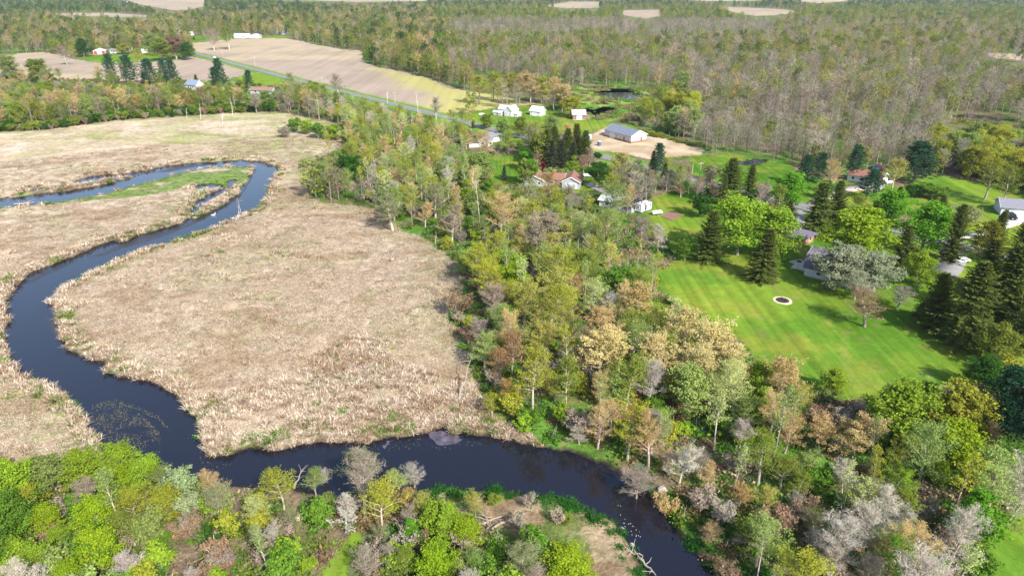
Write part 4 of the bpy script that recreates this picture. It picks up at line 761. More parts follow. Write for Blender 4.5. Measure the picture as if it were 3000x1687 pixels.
def tree_cloud(name, rows, kinds, **props):
    """rows: (kind,x,y,w,h,colour)"""
    ms, first = [], {}
    for k in kinds: first[k] = len(ms); ms += [m['joined'] for m in MESH[k]]
    n = len(rows); X = np.array([r_[1] for r_ in rows]); Y = np.array([r_[2] for r_ in rows]); Z = gz(X, Y) - .1
    idx = []; scl = np.zeros((n, 3)); rot = np.zeros((n, 3)); tn = np.zeros((n, 3)); bk = np.zeros((n, 3))
    for i, (k, x, y, w, h, c) in enumerate(rows):
        v = random.randrange(len(MESH[k])); mm = MESH[k][v]; idx.append(first[k] + v); scl[i] = (w / mm['w'], w / mm['w'], h / mm['h']); rot[i] = (random.gauss(0, .03), random.gauss(0, .03), random.uniform(0, 6.28))
        tn[i] = tint(c, random.uniform(.5, 1.02) if 'far' in k or name.startswith('swamp') else random.uniform(.9, 1.2), .1); bk[i] = np.array(BARKS[random.choice(['pale', 'mid', 'mid', 'dark'])]) * .9
    return cloud(name, ms, np.c_[X, Y, Z], scl, rot, idx, tn, bk, **props)
NM_SPLIT = {}
for t in FARS:
    ox, oy, _ = proj(t[1], t[2]); NM_SPLIT.setdefault('far_woods' if (oy < 60 or ox < 900) else 'swamp_woods', []).append(t)
for k, rows in NM_SPLIT.items():
    tree_cloud(k, rows, ['farleaf', 'farthin', 'farbare'], kind='stuff', label='distant farm woods fading towards the horizon in olive, tan and green' if k == 'far_woods' else 'flooded swamp forest of grey leafless trunks with a few budding crowns', category='forest')
# individuals: at most 290 of a kind, the largest in the picture; the remainder is one mass
byname = {}
for t in TREES:
    ox, oy, dp = proj(t['x'], t['y'], t['h'] * .5); t['ox'], t['oy'], t['px'] = float(ox), float(oy), t['w'] * FO / dp
    t['in'] = -40 < ox < 2620 and -20 < oy < 1520
    byname.setdefault(KN[t['kind']][0], []).append(t)
rest = []; IND = []
for nm, ts in byname.items():
    ts.sort(key=lambda t: (-t['manual'], -t['px'] if t['in'] else 0)); keep = [t for t in ts if t['in']]; lim = 285
    if not all(t['in'] for t in ts): rest += [t for t in ts if not t['in']]
    IND += keep[:lim]; rest += keep[lim:]; print(nm, len(ts), len(keep))
if rest:
    tree_cloud('background_woods', [(t['kind'], t['x'], t['y'], t['w'], t['h'], t['colour']) for t in rest], sorted({t['kind'] for t in rest}), kind='stuff', label='mixed trees and scrub filling the woods between the larger trees', category='woods')
ZI = gz(np.array([t['x'] for t in IND]), np.array([t['y'] for t in IND]))
for t, z in zip(IND, ZI):
    mm = MESH[t['kind']][t['var']]; nm = KN[t['kind']][0]
    r_ = bpy.data.objects.new(nm, None); col.objects.link(r_); r_.empty_display_size = .5
    r_.location = (t['x'], t['y'], float(z) - .08); r_.rotation_euler = (random.gauss(0, .025), random.gauss(0, .025), t['rot']); r_.scale = (t['sx'], t['sx'], t['sz'])
    bk = tuple(v * random.uniform(.85, 1.15) for v in BARKS[t['bark']])
    a = link('stems' if t['kind'] in ('shrub', 'thicket') else 'trunk', mm['trunk'], r_); b = link('crown' if t['kind'] != 'snag' else 'branches', mm['crown'], r_)
    for o in (a, b): o['tint'] = t['tint']; o['bark'] = bk
    t['obj'] = r_
# --- labels that single each one out: look, place, neighbours
PLACES = [('on the grassy peninsula inside the lower river bend', [(1040,1220),(1640,1250),(1700,1600),(1400,1600),(1230,1340),(1040,1300)]), ('on the south bank in the bottom-left thicket', [(-300,1120),(420,1190),(420,1700),(-300,1700)]), ('on the south bank in scrub below the river', [(420,1190),(830,1200),(830,1700),(420,1700)]), ('on the south bank beside the mown trail', [(830,1100),(1100,1200),(1100,1700),(830,1700)]),
  ('in the bright thicket just south of the peninsula', [(1100,1300),(1600,1350),(1600,1700),(1100,1700)]), ('in the woods east of the river mouth', [(1640,1170),(2000,1080),(2000,1700),(1640,1700)]), ('in the wooded slope at the lower right', [(2000,980),(2300,980),(2300,1700),(2000,1700)]), ('in the lower right corner by the dark pines', [(2300,940),(2800,940),(2800,1700),(2300,1700)]),
  ('between the marsh and the big lawn', [(1150,600),(1700,600),(1700,1000),(1150,1000)]), ('on the wooded bank above the dark river', [(1150,1000),(1700,1000),(1700,1230),(1150,1230)]), ('on the edge of the big lawn', [(1700,720),(2100,720),(2100,1010),(1700,1100)]), ('behind the marsh bend woods edge', [(750,400),(1150,400),(1150,640),(750,640)]),
  ('in the woods beside the ranch house', [(1150,440),(1500,440),(1500,610),(1150,610)]), ('behind the white trailer', [(1500,480),(1720,480),(1720,700),(1500,700)]), ('in the yard of the red-roofed ranch house', [(1200,360),(1500,360),(1500,440),(1200,440)]), ('near the grey pole barn', [(1500,300),(1760,300),(1760,480),(1500,480)]), ('along the road by the white farmhouse', [(900,230),(1500,230),(1500,370),(900,370)]),
  ('by the orange-roofed house across the road', [(2010,340),(2340,340),(2340,500),(2010,500)]), ('in the roadside yards of the big lawn', [(1720,440),(2100,440),(2100,720),(1720,720)]), ('by the gambrel-roofed house', [(2100,480),(2300,480),(2300,860),(2100,860)]), ('at the right edge near the garage', [(2300,380),(2800,380),(2800,620),(2300,620)]), ('in the dark evergreen screen at the right', [(2300,620),(2800,620),(2800,940),(2300,940)]),
  ('by the farm with the red-doored shed', [(0,60),(480,60),(480,140),(0,140)]), ('by the far white houses', [(430,60),(900,60),(900,130),(430,130)]), ('in the left woods above the marsh', [(-300,130),(300,130),(300,400),(-300,400)]), ('in the woods between marsh and road', [(300,130),(760,130),(760,400),(300,400)]), ('in the roadside scrub at the marsh corner', [(700,170),(900,170),(1000,420),(700,420)]), ('in the grove beside the big field', [(900,130),(1460,130),(1460,280),(900,280)]),
  ('in the upper right swamp', [(1400,130),(2800,130),(2800,480),(1400,480)])]
def in_px(q, x, y):
    c = False; n_ = len(q)
    for i in range(n_):
        (x0, y0), (x1, y1) = q[i], q[(i + 1) % n_]
        if (y0 > y) != (y1 > y) and x < (x1 - x0) * (y - y0) / (y1 - y0) + x0: c = not c
    return c
for t in IND:
    bx, by, _ = proj(t['x'], t['y']); t['bx'], t['by'] = float(bx), float(by)
    t['place'] = next((p for p, q in PLACES if in_px(q, t['bx'], t['by'])), 'in the open ground')
ORD = ['', 'second ', 'third ', 'fourth ', 'fifth ', 'sixth ', 'seventh ', 'eighth ', 'ninth ', 'tenth ', 'eleventh ', 'twelfth ']
def ordn(i): return ORD[i] if i < 12 else '%d%s ' % (i + 1, {1: 'st', 2: 'nd', 3: 'rd'}.get((i + 1) % 10 if (i + 1) // 10 != 1 else 0, 'th'))
XY = np.array([(t['x'], t['y']) for t in IND]); groups = {}
kindword = {k: KN[k][1].split()[-1] if k not in ('oak', 'cedar', 'snag') else {'oak': 'oak', 'cedar': 'cedar', 'snag': 'dead trunk'}[k] for k in KN}
for i, t in enumerate(IND):
    d = np.hypot(XY[:, 0] - t['x'], XY[:, 1] - t['y']); d[i] = 1e9; j = int(np.argmin(d)); nb = IND[j]
    t['nb'] = '%s %s' % (COLS[nb['colour']][1], kindword[nb['kind']]); t['key'] = (COLS[t['colour']][1], KN[t['kind']][1], t['place']); groups.setdefault(t['key'], []).append(t)
for key, ts in groups.items():
    ts.sort(key=lambda t: t['bx'])
    ws = sorted(t['w'] * t['h'] for t in ts)
    for i, t in enumerate(ts):
        lab = '%s %s' % (key[0], key[1])
        if len(ts) == 1: lab = lab + ' ' + t['place']
        elif len(ts) == 2: lab = ('left-hand ' if i == 0 else 'right-hand ') + 'of two: ' + lab + ' ' + t['place']
        else:
            n_ = len(ts); fl = i < (n_ + 1) // 2; o_ = ordn(i if fl else n_ - 1 - i)
            lab = (o_ + 'from the ' if o_ else 'outermost on the ') + ('left' if fl else 'right') + ': ' + lab + ' ' + t['place']
        w = lab.split()
        if len(w) > 16: lab = ' '.join(w[:16])
        t['obj']['label'] = lab[0].upper() + lab[1:]; t['obj']['category'] = KN[t['kind']][2]; t['obj']['group'] = GRP[t['kind']]
# ------------------------------------------------------------------ undergrowth, reeds, grasses (stuff)
def tuft(seed, n, rad, hgt, wid, lean, segs=1):
    rng = np.random.default_rng(seed); P_ = Part(); b = rng.normal(size=(n, 2)) * rad * .45; az = rng.uniform(0, 6.283, n); ln = hgt * rng.uniform(.55, 1.15, n); le = np.clip(rng.normal(lean, .22, n), .05, 1.5)
    d = np.stack([np.cos(az) * np.sin(le), np.sin(az) * np.sin(le), np.cos(le)], 1); s = np.stack([-np.sin(az), np.cos(az), np.zeros(n)], 1) * wid * .5
    p0 = np.c_[b, np.zeros(n) - .05]; p1 = p0 + d * ln[:, None] * .6; d2 = unit(d + np.stack([np.cos(az) * .5, np.sin(az) * .5, -.35 * np.ones(n)], 1)); p2 = p1 + d2 * ln[:, None] * .45
    V = np.stack([p0 - s * .7, p0 + s * .7, p1 + s, p1 - s, p2], 1).reshape(-1, 3); k = np.arange(n)[:, None] * 5
    tone = np.repeat(rng.uniform(0, 1, n), 5)
    P_.V.append(V); P_.vf.append(tone); P_.F = [k + np.array([0, 1, 2, 3]), k + np.array([3, 2, 4])]; P_.M = [np.zeros(n), np.zeros(n)]; P_.n = len(V)
    return P_.build('tuft', [STRAW])
rng = np.random.default_rng(9)
flat_t = [tuft(i, 44, 1.6, .8, .07, 1.25) for i in range(5)]; mid_t = [tuft(20 + i, 34, .9, 1.1, .08, .85) for i in range(5)]; tall_t = [tuft(40 + i, 36, .8, 1.5, .11, .75) for i in range(5)]
REED = flat_t + mid_t + tall_t
def scatter_pts(y0, y1, dens):
    a0, a1 = math.radians(-44), math.radians(44); n = int((y1 ** 2 - y0 ** 2) * .5 * (a1 - a0) * dens); r_ = np.sqrt(rng.uniform(y0 ** 2, y1 ** 2, n)); t_ = rng.uniform(a0, a1, n); return r_ * np.sin(t_), r_ * np.cos(t_)
TALLZ = poly([(480,1010),(560,990),(700,960),(800,900),(880,850),(960,860),(1000,920),(1180,960),(1230,1040),(1330,1110),(1160,1090),(1000,1110),(840,1115),(700,1135),(560,1150),(500,1110)])
px, py, kk, ss, tt = [], [], [], [], []
for r0_, r1_, dn, sc_ in ((58, 125, 2.8, .75), (125, 175, 2.0, .8), (175, 260, 1.1, .95), (260, 360, .4, 1.1)):
    X, Y = scatter_pts(r0_, r1_, dn); m = (X > -260) & (X < 70) & (classify(X, Y) == M); X, Y = X[m], Y[m]; d = sdf_river(X, Y); m = d > .15; X, Y, d = X[m], Y[m], d[m]
    tz = inside(TALLZ, X, Y); isl = inside(ISLAND, X, Y); nn = fbm(X, Y, 6, 301); u = rng.uniform(size=len(X))
    edge = d < 3.2
    cls = np.where((tz & (nn > .38)) | (edge & (u < .75) & ~isl), 2, np.where(((nn > .66) & (u < .5)) | edge, 1, 0))
    keepm = (cls > 0) | (u < .8); X, Y, d, cls, nn, isl = X[keepm], Y[keepm], d[keepm], cls[keepm], nn[keepm], isl[keepm]; u = rng.uniform(size=len(X))
    base = np.array([(.51, .42, .315)] * len(X)); base[cls == 2] = (.56, .465, .355); base[cls == 1] = (.50, .415, .305); mt_ = sm(.53, .68, fbm(X, Y * 2.2, 12, 31))[:, None] * .6; base = base * (1 - mt_) + np.array((.36, .25, .16)) * mt_
    brown = (u < .17); base[brown] = (.36, .26, .17); gr = ((u > .95) & (fbm(X, Y, 16, 21) > .5)) | ((u > .72) & (d < 5) & (fbm(X, Y, 7, 2) > .52)) | (isl & (u > .25)); base[gr] = (.12, .21, .03)
    isc = np.where(isl, .55, 1.0) * sc_ * np.where(cls == 0, 1.15, 1.0)
    px.append(X); py.append(Y); kk.append(cls * 5 + rng.integers(0, 5, len(X))); ss.append(isc * rng.uniform(.7, 1.3, len(X))); tt.append(base * rng.uniform(.8, 1.18, (len(X), 1)))
X = np.concatenate(px); Y = np.concatenate(py); n = len(X); Z = gz(X, Y); S_ = np.concatenate(ss); zs = S_ * np.where(np.concatenate(kk) < 5, .5, .95)
cloud('marsh_grass', REED, np.c_[X, Y, Z], np.c_[S_, S_, zs], np.c_[np.zeros(n), np.zeros(n), rng.uniform(0, 6.28, n)], np.concatenate(kk), np.concatenate(tt), np.zeros((n, 3)), kind='stuff', label='bleached dead reeds and sedge covering the marsh inside the river loops', category='reeds'); print('reeds', n)
# undergrowth through the near woods
def bushlet(seed, n, rad, h, ls):
    rng = np.random.default_rng(seed); P_ = Part(); c = rng.normal(size=(n, 3)) * np.array([rad, rad, h * .4]) * .5; c[:, 2] = np.abs(c[:, 2]) + .05
    V, Fq = leaves(c, ls, rng, .8); P_.add(V, Fq, 0, np.repeat(rng.uniform(0, 1, n), 4))
    sg = [[*(rng.normal(size=3) * np.array([.3, .3, 0])), *(rng.normal(size=3) * np.array([.6, .6, .2]) + np.array([0, 0, h * .9])), .025, .01] for _ in range(6)]; V, Fq = tubes(sg, 3); P_.add(V, Fq, 1, .5)
    return P_.build('bushlet', [LEAF, BARK])
BL = [bushlet(i, 150, 1.5, 1.3, .26) for i in range(5)]
X, Y = scatter_pts(52, 300, .16); m = (classify(X, Y) == F) & (sdf_river(X, Y) > .8); 
m2 = np.zeros(len(X), bool)
for q in POLYS_NEAR: m2 |= inside(q, X, Y)
m &= m2; X, Y = X[m], Y[m]; n = len(X)
pal = np.array([lin(100,165,44,.72), lin(140,160,64,.72), lin(90,140,40,.72), lin(170,142,106,.7), lin(190,172,142,.7)]); ci = rng.choice(5, n, p=[.3, .25, .15, .17, .13]); S_ = rng.uniform(.6, 1.5, n)
cloud('undergrowth', BL, np.c_[X, Y, gz(X, Y)], np.c_[S_, S_, S_ * rng.uniform(.6, 1.2, n)], np.c_[np.zeros(n), np.zeros(n), rng.uniform(0, 6.28, n)], rng.integers(0, 5, n), pal[ci] * rng.uniform(.8, 1.2, (n, 1)), np.full((n, 3), .25), kind='stuff', label='low green and brown undergrowth between the trees', category='undergrowth'); print('under', n)
# swamp scrub and green sedge round the swamp pools
X, Y = scatter_pts(215, 520, .03); m = (X > 10) & (inside(REEDSW, X, Y) | inside(BOG, X, Y)) & (sdf_river(X, Y) > 1.0); X, Y = X[m], Y[m]; n = len(X)
ci = rng.choice(4, n); pal = np.array([lin(160,165,70,.7), lin(120,165,50,.7), lin(170,160,100,.7), lin(160,160,100,.7)]); S_ = rng.uniform(1.0, 2.4, n)
cloud('swamp_scrub_vegetation', BL, np.c_[X, Y, gz(X, Y)], np.c_[S_, S_, S_], np.c_[np.zeros(n), np.zeros(n), rng.uniform(0, 6.28, n)], rng.integers(0, 5, n), pal[ci], np.full((n, 3), .2), kind='stuff', label='low sedge and scrub around the swamp pools', category='vegetation')
# lush green bank plants along the lower river and the peninsula rim
X, Y = scatter_pts(50, 250, 1.1); m = (np.abs(X) < 130); X, Y = X[m], Y[m]; d = sdf_river(X, Y)
ox, oy, _ = proj(X, Y); m = (d > .1) & (d < 2.6) & (((ox > 1080) & (oy > 1215) & (ox < 1640)) | ((ox > 1660) & (oy > 1240)) | ((ox > 470) & (ox < 520) & (oy > 1020) & (oy < 1150)) | ((oy < 600) & (ox > 480) & (ox < 720) & (rng.uniform(size=len(X)) < .35)) | ((oy < 530) & (ox < 640) & (rng.uniform(size=len(X)) < .4)))
m |= (d > 2) & (d < 9) & (ox > 1690) & (oy > 1270) & (d < 8) & (rng.uniform(size=len(X)) < .6)
X, Y = X[m], Y[m]; n = len(X); S_ = rng.uniform(.35, .8, n); g_ = np.array(lin(70, 150, 50, .5))
cloud('bank_grass', mid_t + BL, np.c_[X, Y, gz(X, Y)], np.c_[S_, S_, S_], np.c_[np.zeros(n), np.zeros(n), rng.uniform(0, 6.28, n)], rng.integers(0, 10, n), g_ * rng.uniform(.7, 1.3, (n, 1)) * np.array([1, 1, 1]), np.full((n, 3), .1), kind='stuff', label='lush green plants along the river bank', category='bank plants'); print('bank', n)
# floating leaves and drowned tussocks
PAD = mesh_np('pad', [(math.cos(a) * .16, math.sin(a) * .16, .0) for a in np.linspace(0, 5.5, 7)] + [(0, 0, 0)], [np.array([[7, i, i + 1] for i in range(6)])], [STRAW], vf=np.full(8, .5))
pz = poly([(240,985),(300,1000),(360,1040),(400,1080),(405,1130),(330,1160),(270,1150),(240,1090),(215,1040)]); st = [poly([(175,1000),(250,1003),(330,1010),(400,1040),(430,1075),(428,1082),(395,1048),(325,1018),(250,1010),(180,1006)]), poly([(500,1140),(560,1160),(600,1150),(560,1175),(510,1170)]), poly([(20,880),(60,920),(130,955),(90,955),(40,930)]), poly([(850,1100),(1100,1095),(1230,1110),(1100,1125),(870,1130)]), poly([(1560,1290),(1600,1310),(1640,1370),(1600,1340)])]
X, Y = scatter_pts(60, 130, 18.0); m = sdf_river(X, Y) < -.3; X, Y = X[m], Y[m]; cl_ = fbm(X, Y, 2.5, 401)
m = (inside(pz, X, Y) & (cl_ > .34 + rng.uniform(0, .3, len(X)))); u = rng.uniform(size=len(X))
for i, q in enumerate(st): m |= inside(q, X, Y) & (u < (.6, .3, .25, .12, .05)[i])
X, Y = X[m], Y[m]; n = len(X); S_ = rng.uniform(.22, .75, n); c_ = np.array([(.20, .19, .10), (.12, .15, .06), (.24, .20, .15)])[rng.integers(0, 3, n)]
cloud('floating_leaves', [PAD], np.c_[X, Y, np.full(n, WZ + .015)], np.c_[S_, S_ * rng.uniform(.5, 1, n), S_], np.c_[np.zeros(n), np.zeros(n), rng.uniform(0, 6.28, n)], np.zeros(n, int), c_, np.zeros((n, 3)), kind='stuff', label='floating leaves and lily pads on the dark river', category='floating leaves'); print('pads', n)
# ------------------------------------------------------------------ buildings and small things
def boxm(a, b):
    x0, y0, z0 = a; x1, y1, z1 = b
    V = [(x0,y0,z0),(x1,y0,z0),(x1,y1,z0),(x0,y1,z0),(x0,y0,z1),(x1,y0,z1),(x1,y1,z1),(x0,y1,z1)]
    return V, [(3,2,1,0),(4,5,6,7),(0,1,5,4),(1,2,6,5),(2,3,7,6),(3,0,4,7)]
def pm(name, geos, mat, parent=None, **p):
    V, Fc = [], []
    for v, f in geos: Fc += [tuple(i + len(V) for i in q) for q in f]; V += [tuple(c) for c in v]
    me = bpy.data.meshes.new(name); me.from_pydata(V, [], Fc); me.materials.append(mat); me.update()
    return link(name, me, parent, **p)
WHITE = simple('white_siding', (.62, .62, .63), .6, .07, 3); CREAM = simple('beige_steel', (.52, .46, .43), .5, .05, 1); GREYR = simple('grey_shingle', (.19, .19, .22), .85, .18, 2.5, bump=.3)
PURP = simple('purple_grey_shingle', (.125, .105, .15), .85, .16, 2, bump=.3); REDR = simple('rusty_red_shingle', (.25, .12, .085), .85, .22, 1.5, bump=.3); WROOF = simple('white_metal_roof', (.66, .67, .70), .5, .05, 1)
STEELR = simple('slate_steel_roof', (.22, .24, .29), .4, .05, .6, metal=.2); BRICK = simple('orange_brick', (.42, .17, .085), .85, .25, 3, bump=.3); BROWNW = simple('brown_board', (.24, .15, .11), .8, .2, 2)
GREYW = simple('grey_siding', (.36, .39, .44), .7, .06, 2); REDP = simple('red_paint', (.55, .03, .05), .5, .08, 2); GLASS = simple('window_glass', (.02, .025, .03), .08, .1, 1, spec=.6); DARK = simple('dark_trim', (.05, .045, .045), .6)
TRIMM = simple('white_trim', (.78, .78, .78), .5, .03); DOORM = simple('door_paint', (.18, .12, .10), .6); BLACKP = simple('black_paint', (.012, .012, .014), .25, .1, 1, spec=.6); TYRE = simple('tyre_rubber', (.02, .02, .02), .8); BLUEP = simple('blue_plastic', (.04, .12, .26), .45)
NAVYP = simple('navy_paint', (.03, .05, .12), .3, .1, 1, spec=.6); WOODP = simple('weathered_pole', (.42, .37, .31), .8, .2, 3); LOGM = simple('bleached_log', (.30, .255, .20), .8, .2, 2); CHAR = simple('charred_ash', (.045, .035, .032), .9, .4, 1.5, bump=.5); SANDM = simple('pale_sand', (.62, .50, .34), .9, .1, 2)
SOIL = simple('garden_soil', (.22, .12, .085), .9, .25, 1.2, bump=.5); GREENP = simple('pale_green_paint', (.38, .55, .48), .5); STONE = simple('pale_stone', (.34, .31, .28), .8, .2, 2, bump=.4); FEATH = simple('white_feathers', (.82, .82, .80), .7); BEAK = simple('orange_beak', (.7, .25, .04), .5); CHROME = simple('grey_metal', (.45, .45, .46), .35, .05, 1, metal=.8)
def place_empty(name, A, ang, label, cat, group=None, sink=0.0, z=None):
    e = bpy.data.objects.new(name, None); col.objects.link(e); e.empty_display_size = 1
    zz = gz1(A[0], A[1]) if z is None else z
    e.location = (A[0], A[1], zz - sink); e.rotation_euler = (0, 0, ang); e['label'] = label; e['category'] = cat
    if group: e['group'] = group
    return e
def window(par, side, L, D, ox, oy, u, z, w, h):
    if side == 'F': o = np.array([ox + u, oy, z]); ax = np.array([1, 0, 0]); nn = np.array([0, -1, 0])
    elif side == 'B': o = np.array([ox + u, oy + D, z]); ax = np.array([1, 0, 0]); nn = np.array([0, 1, 0])
    elif side == 'L': o = np.array([ox, oy + u, z]); ax = np.array([0, 1, 0]); nn = np.array([-1, 0, 0])
    else: o = np.array([ox + L, oy + u, z]); ax = np.array([0, 1, 0]); nn = np.array([1, 0, 0])
    def bb(u0, z0, u1, z1, d0, d1):
        p = o + ax * u0 + nn * d0 + np.array([0, 0, z0]); q = o + ax * u1 + nn * d1 + np.array([0, 0, z1]); return boxm(np.minimum(p, q), np.maximum(p, q))
    t = .12
    f = pm('window', [bb(0, 0, w, t, -.03, .08), bb(0, h - t, w, h, -.03, .08), bb(0, t, t, h - t, -.03, .08), bb(w - t, t, w, h - t, -.03, .08)], TRIMM, par)
    pm('pane', [bb(t, t, w - t, h - t, -.02, .035)], GLASS, f)
def panel_on(par, name, mat, side, L, D, ox, oy, u, w, h, z=0.05, d=.07, ribs=0):
    o, ax, nn = {'F': ((ox + u, oy, z), (1, 0, 0), (0, -1, 0)), 'L': ((ox, oy + u, z), (0, 1, 0), (-1, 0, 0)), 'R': ((ox + L, oy + u, z), (0, 1, 0), (1, 0, 0)), 'B': ((ox + u, oy + D, z), (1, 0, 0), (0, 1, 0))}[side]
    o, ax, nn = map(np.array, (o, ax, nn)); g = []; n_ = max(1, ribs)
    for k in range(n_):
        p = o - nn * .02 + np.array([0, 0, h * k / n_ + (.02 if k else 0)]); q = o + ax * w + nn * d + np.array([0, 0, h * (k + 1) / n_]); g.append(boxm(np.minimum(p, q), np.maximum(p, q)))
    return pm(name, g, mat, par)
def block(par, ox, oy, L, D, hw, rh, wall, roof, ridge='x', shape='gable', over=.5, wins=(), doors=(), garage=(), base=True, chim=None, fascia=True):
    """one volume: walls, roof slabs, windows, doors. ridge x runs along the front"""
    W, X_ = (D, L) if ridge == 'x' else (L, D)
    if shape == 'gambrel': pr = [(0, hw), (W * .16, hw + rh * .66), (W / 2, hw + rh), (W * .84, hw + rh * .66), (W, hw)]
    elif shape == 'hip': pr = [(0, hw), (W, hw)]
    else: pr = [(0, hw), (W / 2, hw + rh), (W, hw)]
    pts = [(0, -.5)] + pr + [(W, -.5)]; mp = (lambda a, b, z: (ox + a, oy + b, z)) if ridge == 'x' else (lambda a, b, z: (ox + b, oy + a, z))
    n_ = len(pts); V = [mp(0, y, z) for y, z in pts] + [mp(X_, y, z) for y, z in pts]
    Fc = [tuple(range(n_))[::-1] if ridge == 'x' else tuple(range(n_)), tuple(range(n_, 2 * n_)) if ridge == 'x' else tuple(range(n_, 2 * n_))[::-1]]
    for i in range(n_): Fc.append((i, (i + 1) % n_, n_ + (i + 1) % n_, n_ + i))
    pm('wall', [(V, Fc)], wall, par)
    if base: pm('foundation', [boxm((ox - .04, oy - .04, -.6), (ox + L + .04, oy + D + .04, .28))], STONE, par)
    if shape == 'hip':
        o = over; r_ = rh; a = min(L, D) / 2; E_ = [(-o, -o), (L + o, -o), (L + o, D + o), (-o, D + o)]
        zt = hw - .05
        V = [(ox + x, oy + y, zt) for x, y in E_] + [(ox + x, oy + y, zt + .18) for x, y in E_] + [(ox + (a if L > D else L / 2), oy + (D / 2 if L > D else a), hw + r_), (ox + (L - a if L > D else L / 2 + .01), oy + (D / 2 if L > D else D - a), hw + r_)]
        Fc = [(3, 2, 1, 0), (0, 1, 5, 4), (1, 2, 6, 5), (2, 3, 7, 6), (3, 0, 4, 7), (4, 5, 9, 8), (5, 6, 9), (6, 7, 8, 9), (7, 4, 8)] if L > D else [(3, 2, 1, 0), (0, 1, 5, 4), (1, 2, 6, 5), (2, 3, 7, 6), (3, 0, 4, 7), (4, 5, 8), (5, 6, 9, 8), (6, 7, 9), (7, 4, 8, 9)]
        rf = pm('roof', [(V, Fc)], roof, par)
    else:
        g = []; th_ = .16
        for i in range(len(pr) - 1):
            (y0, z0), (y1, z1) = pr[i], pr[i + 1]; dy, dz = y1 - y0, z1 - z0; l_ = math.hypot(dy, dz); ny, nz_ = -dz / l_, dy / l_
            if i == 0: y0 -= dy / l_ * over; z0 -= dz / l_ * over
            if i == len(pr) - 2: y1 += dy / l_ * over; z1 += dz / l_ * over
            e = .012; q = [(y0 + ny * e, z0 + nz_ * e), (y1 + ny * e, z1 + nz_ * e), (y1 + ny * th_, z1 + nz_ * th_), (y0 + ny * th_, z0 + nz_ * th_)]
            V = [mp(-over, y, z) for y, z in q] + [mp(X_ + over, y, z) for y, z in q]; g.append((V, [(0, 1, 2, 3), (7, 6, 5, 4), (0, 4, 5, 1), (1, 5, 6, 2), (2, 6, 7, 3), (3, 7, 4, 0)]))
        rf = pm('roof', g, roof, par)
        if fascia:
            g = []
            for xe in (-over - .05, X_ + over + .003):
                for i in range(len(pr) - 1):
                    (y0, z0), (y1, z1) = pr[i], pr[i + 1]; l_ = math.hypot(y1 - y0, z1 - z0); uy, uz = (y1 - y0) / l_, (z1 - z0) / l_
                    if i == 0: y0 -= uy * over; z0 -= uz * over
                    if i == len(pr) - 2: y1 += uy * over; z1 += uz * over
                    q = [(y0, z0 - .12), (y1, z1 - .12), (y1, z1 + .19), (y0, z0 + .19)]; V = [mp(xe, y, z) for y, z in q] + [mp(xe + .047, y, z) for y, z in q]
                    g.append((V, [(0, 1, 2, 3), (7, 6, 5, 4), (0, 4, 5, 1), (1, 5, 6, 2), (2, 6, 7, 3), (3, 7, 4, 0)]))
            pm('fascia', g, TRIMM, par)
    for s, u, z, w, h in wins: window(par, s, L, D, ox, oy, u, z, w, h)
    for s, u in doors: panel_on(par, 'door', DOORM, s, L, D, ox, oy, u, 1.0, 2.1)
    for s, u, w, h in garage: panel_on(par, 'garage_door', WHITE if wall is not WHITE else TRIMM, s, L, D, ox, oy, u, w, h, ribs=4)
    if chim: pm('chimney', [boxm((ox + chim[0], oy + chim[1], hw), (ox + chim[0] + .9, oy + chim[1] + .7, hw + rh + 1.0))], BRICK, rf)
def frame_of(a, b):
    A = P(*a); B = P(*b); return A, math.atan2(B.y - A.y, B.x - A.x), math.hypot(B.x - A.x, B.y - A.y)
# gambrel-roofed house beside the big lawn
A, an, L = frame_of((2021, 694), (2137, 725)); e = place_empty('gambrel_house', A, an, 'White house with purple-grey gambrel roof half hidden behind the silver tree', 'house')
block(e, 0, 0, L, 9, 2.7, 4.0, WHITE, PURP, shape='gambrel', wins=[('F', 3, 1.0, 1.2, 1.1), ('F', L - 4, 1, 1.8, 1.2), ('R', 1.5, 1.0, 1.1, 1.2), ('R', 5.5, 1, 1.1, 1.2), ('R', 3.6, 3.6, 1.2, 1.3), ('L', 4, 3.6, 1.1, 1.3)], doors=[('F', L * .55)], chim=(L * .7, 4.8))
block(e, L + .003, 1.5, 5, 5, 2.4, 1.6, WHITE, PURP, wins=[('F', 1, .9, 1.2, 1.1)])
D_ = pm('deck', [boxm((-4.5, 3, -.3), (-.05, 7.5, .35))], CONC, e); 
# brick house under the maples
A, an, L = frame_of((1935, 602), (2013, 624)); e = place_empty('brick_house', A, an, 'Orange brick house with purple-grey hip roof between two big maples', 'house')
block(e, 0, 0, L, 7.5, 2.6, 1.7, BRICK, PURP, shape='hip', over=.9, wins=[('F', 1.5, 1, 1.5, 1.1), ('F', L - 5, 1, 1.6, 1.2), ('R', 4.6, .9, 1.5, 1.3)], doors=[('R', 1.8)], chim=(1.8, 3.3))
pm('patio', [boxm((L - 6, -1.8, -.3), (L + 1.8, -.05, .22))], CONC, e)
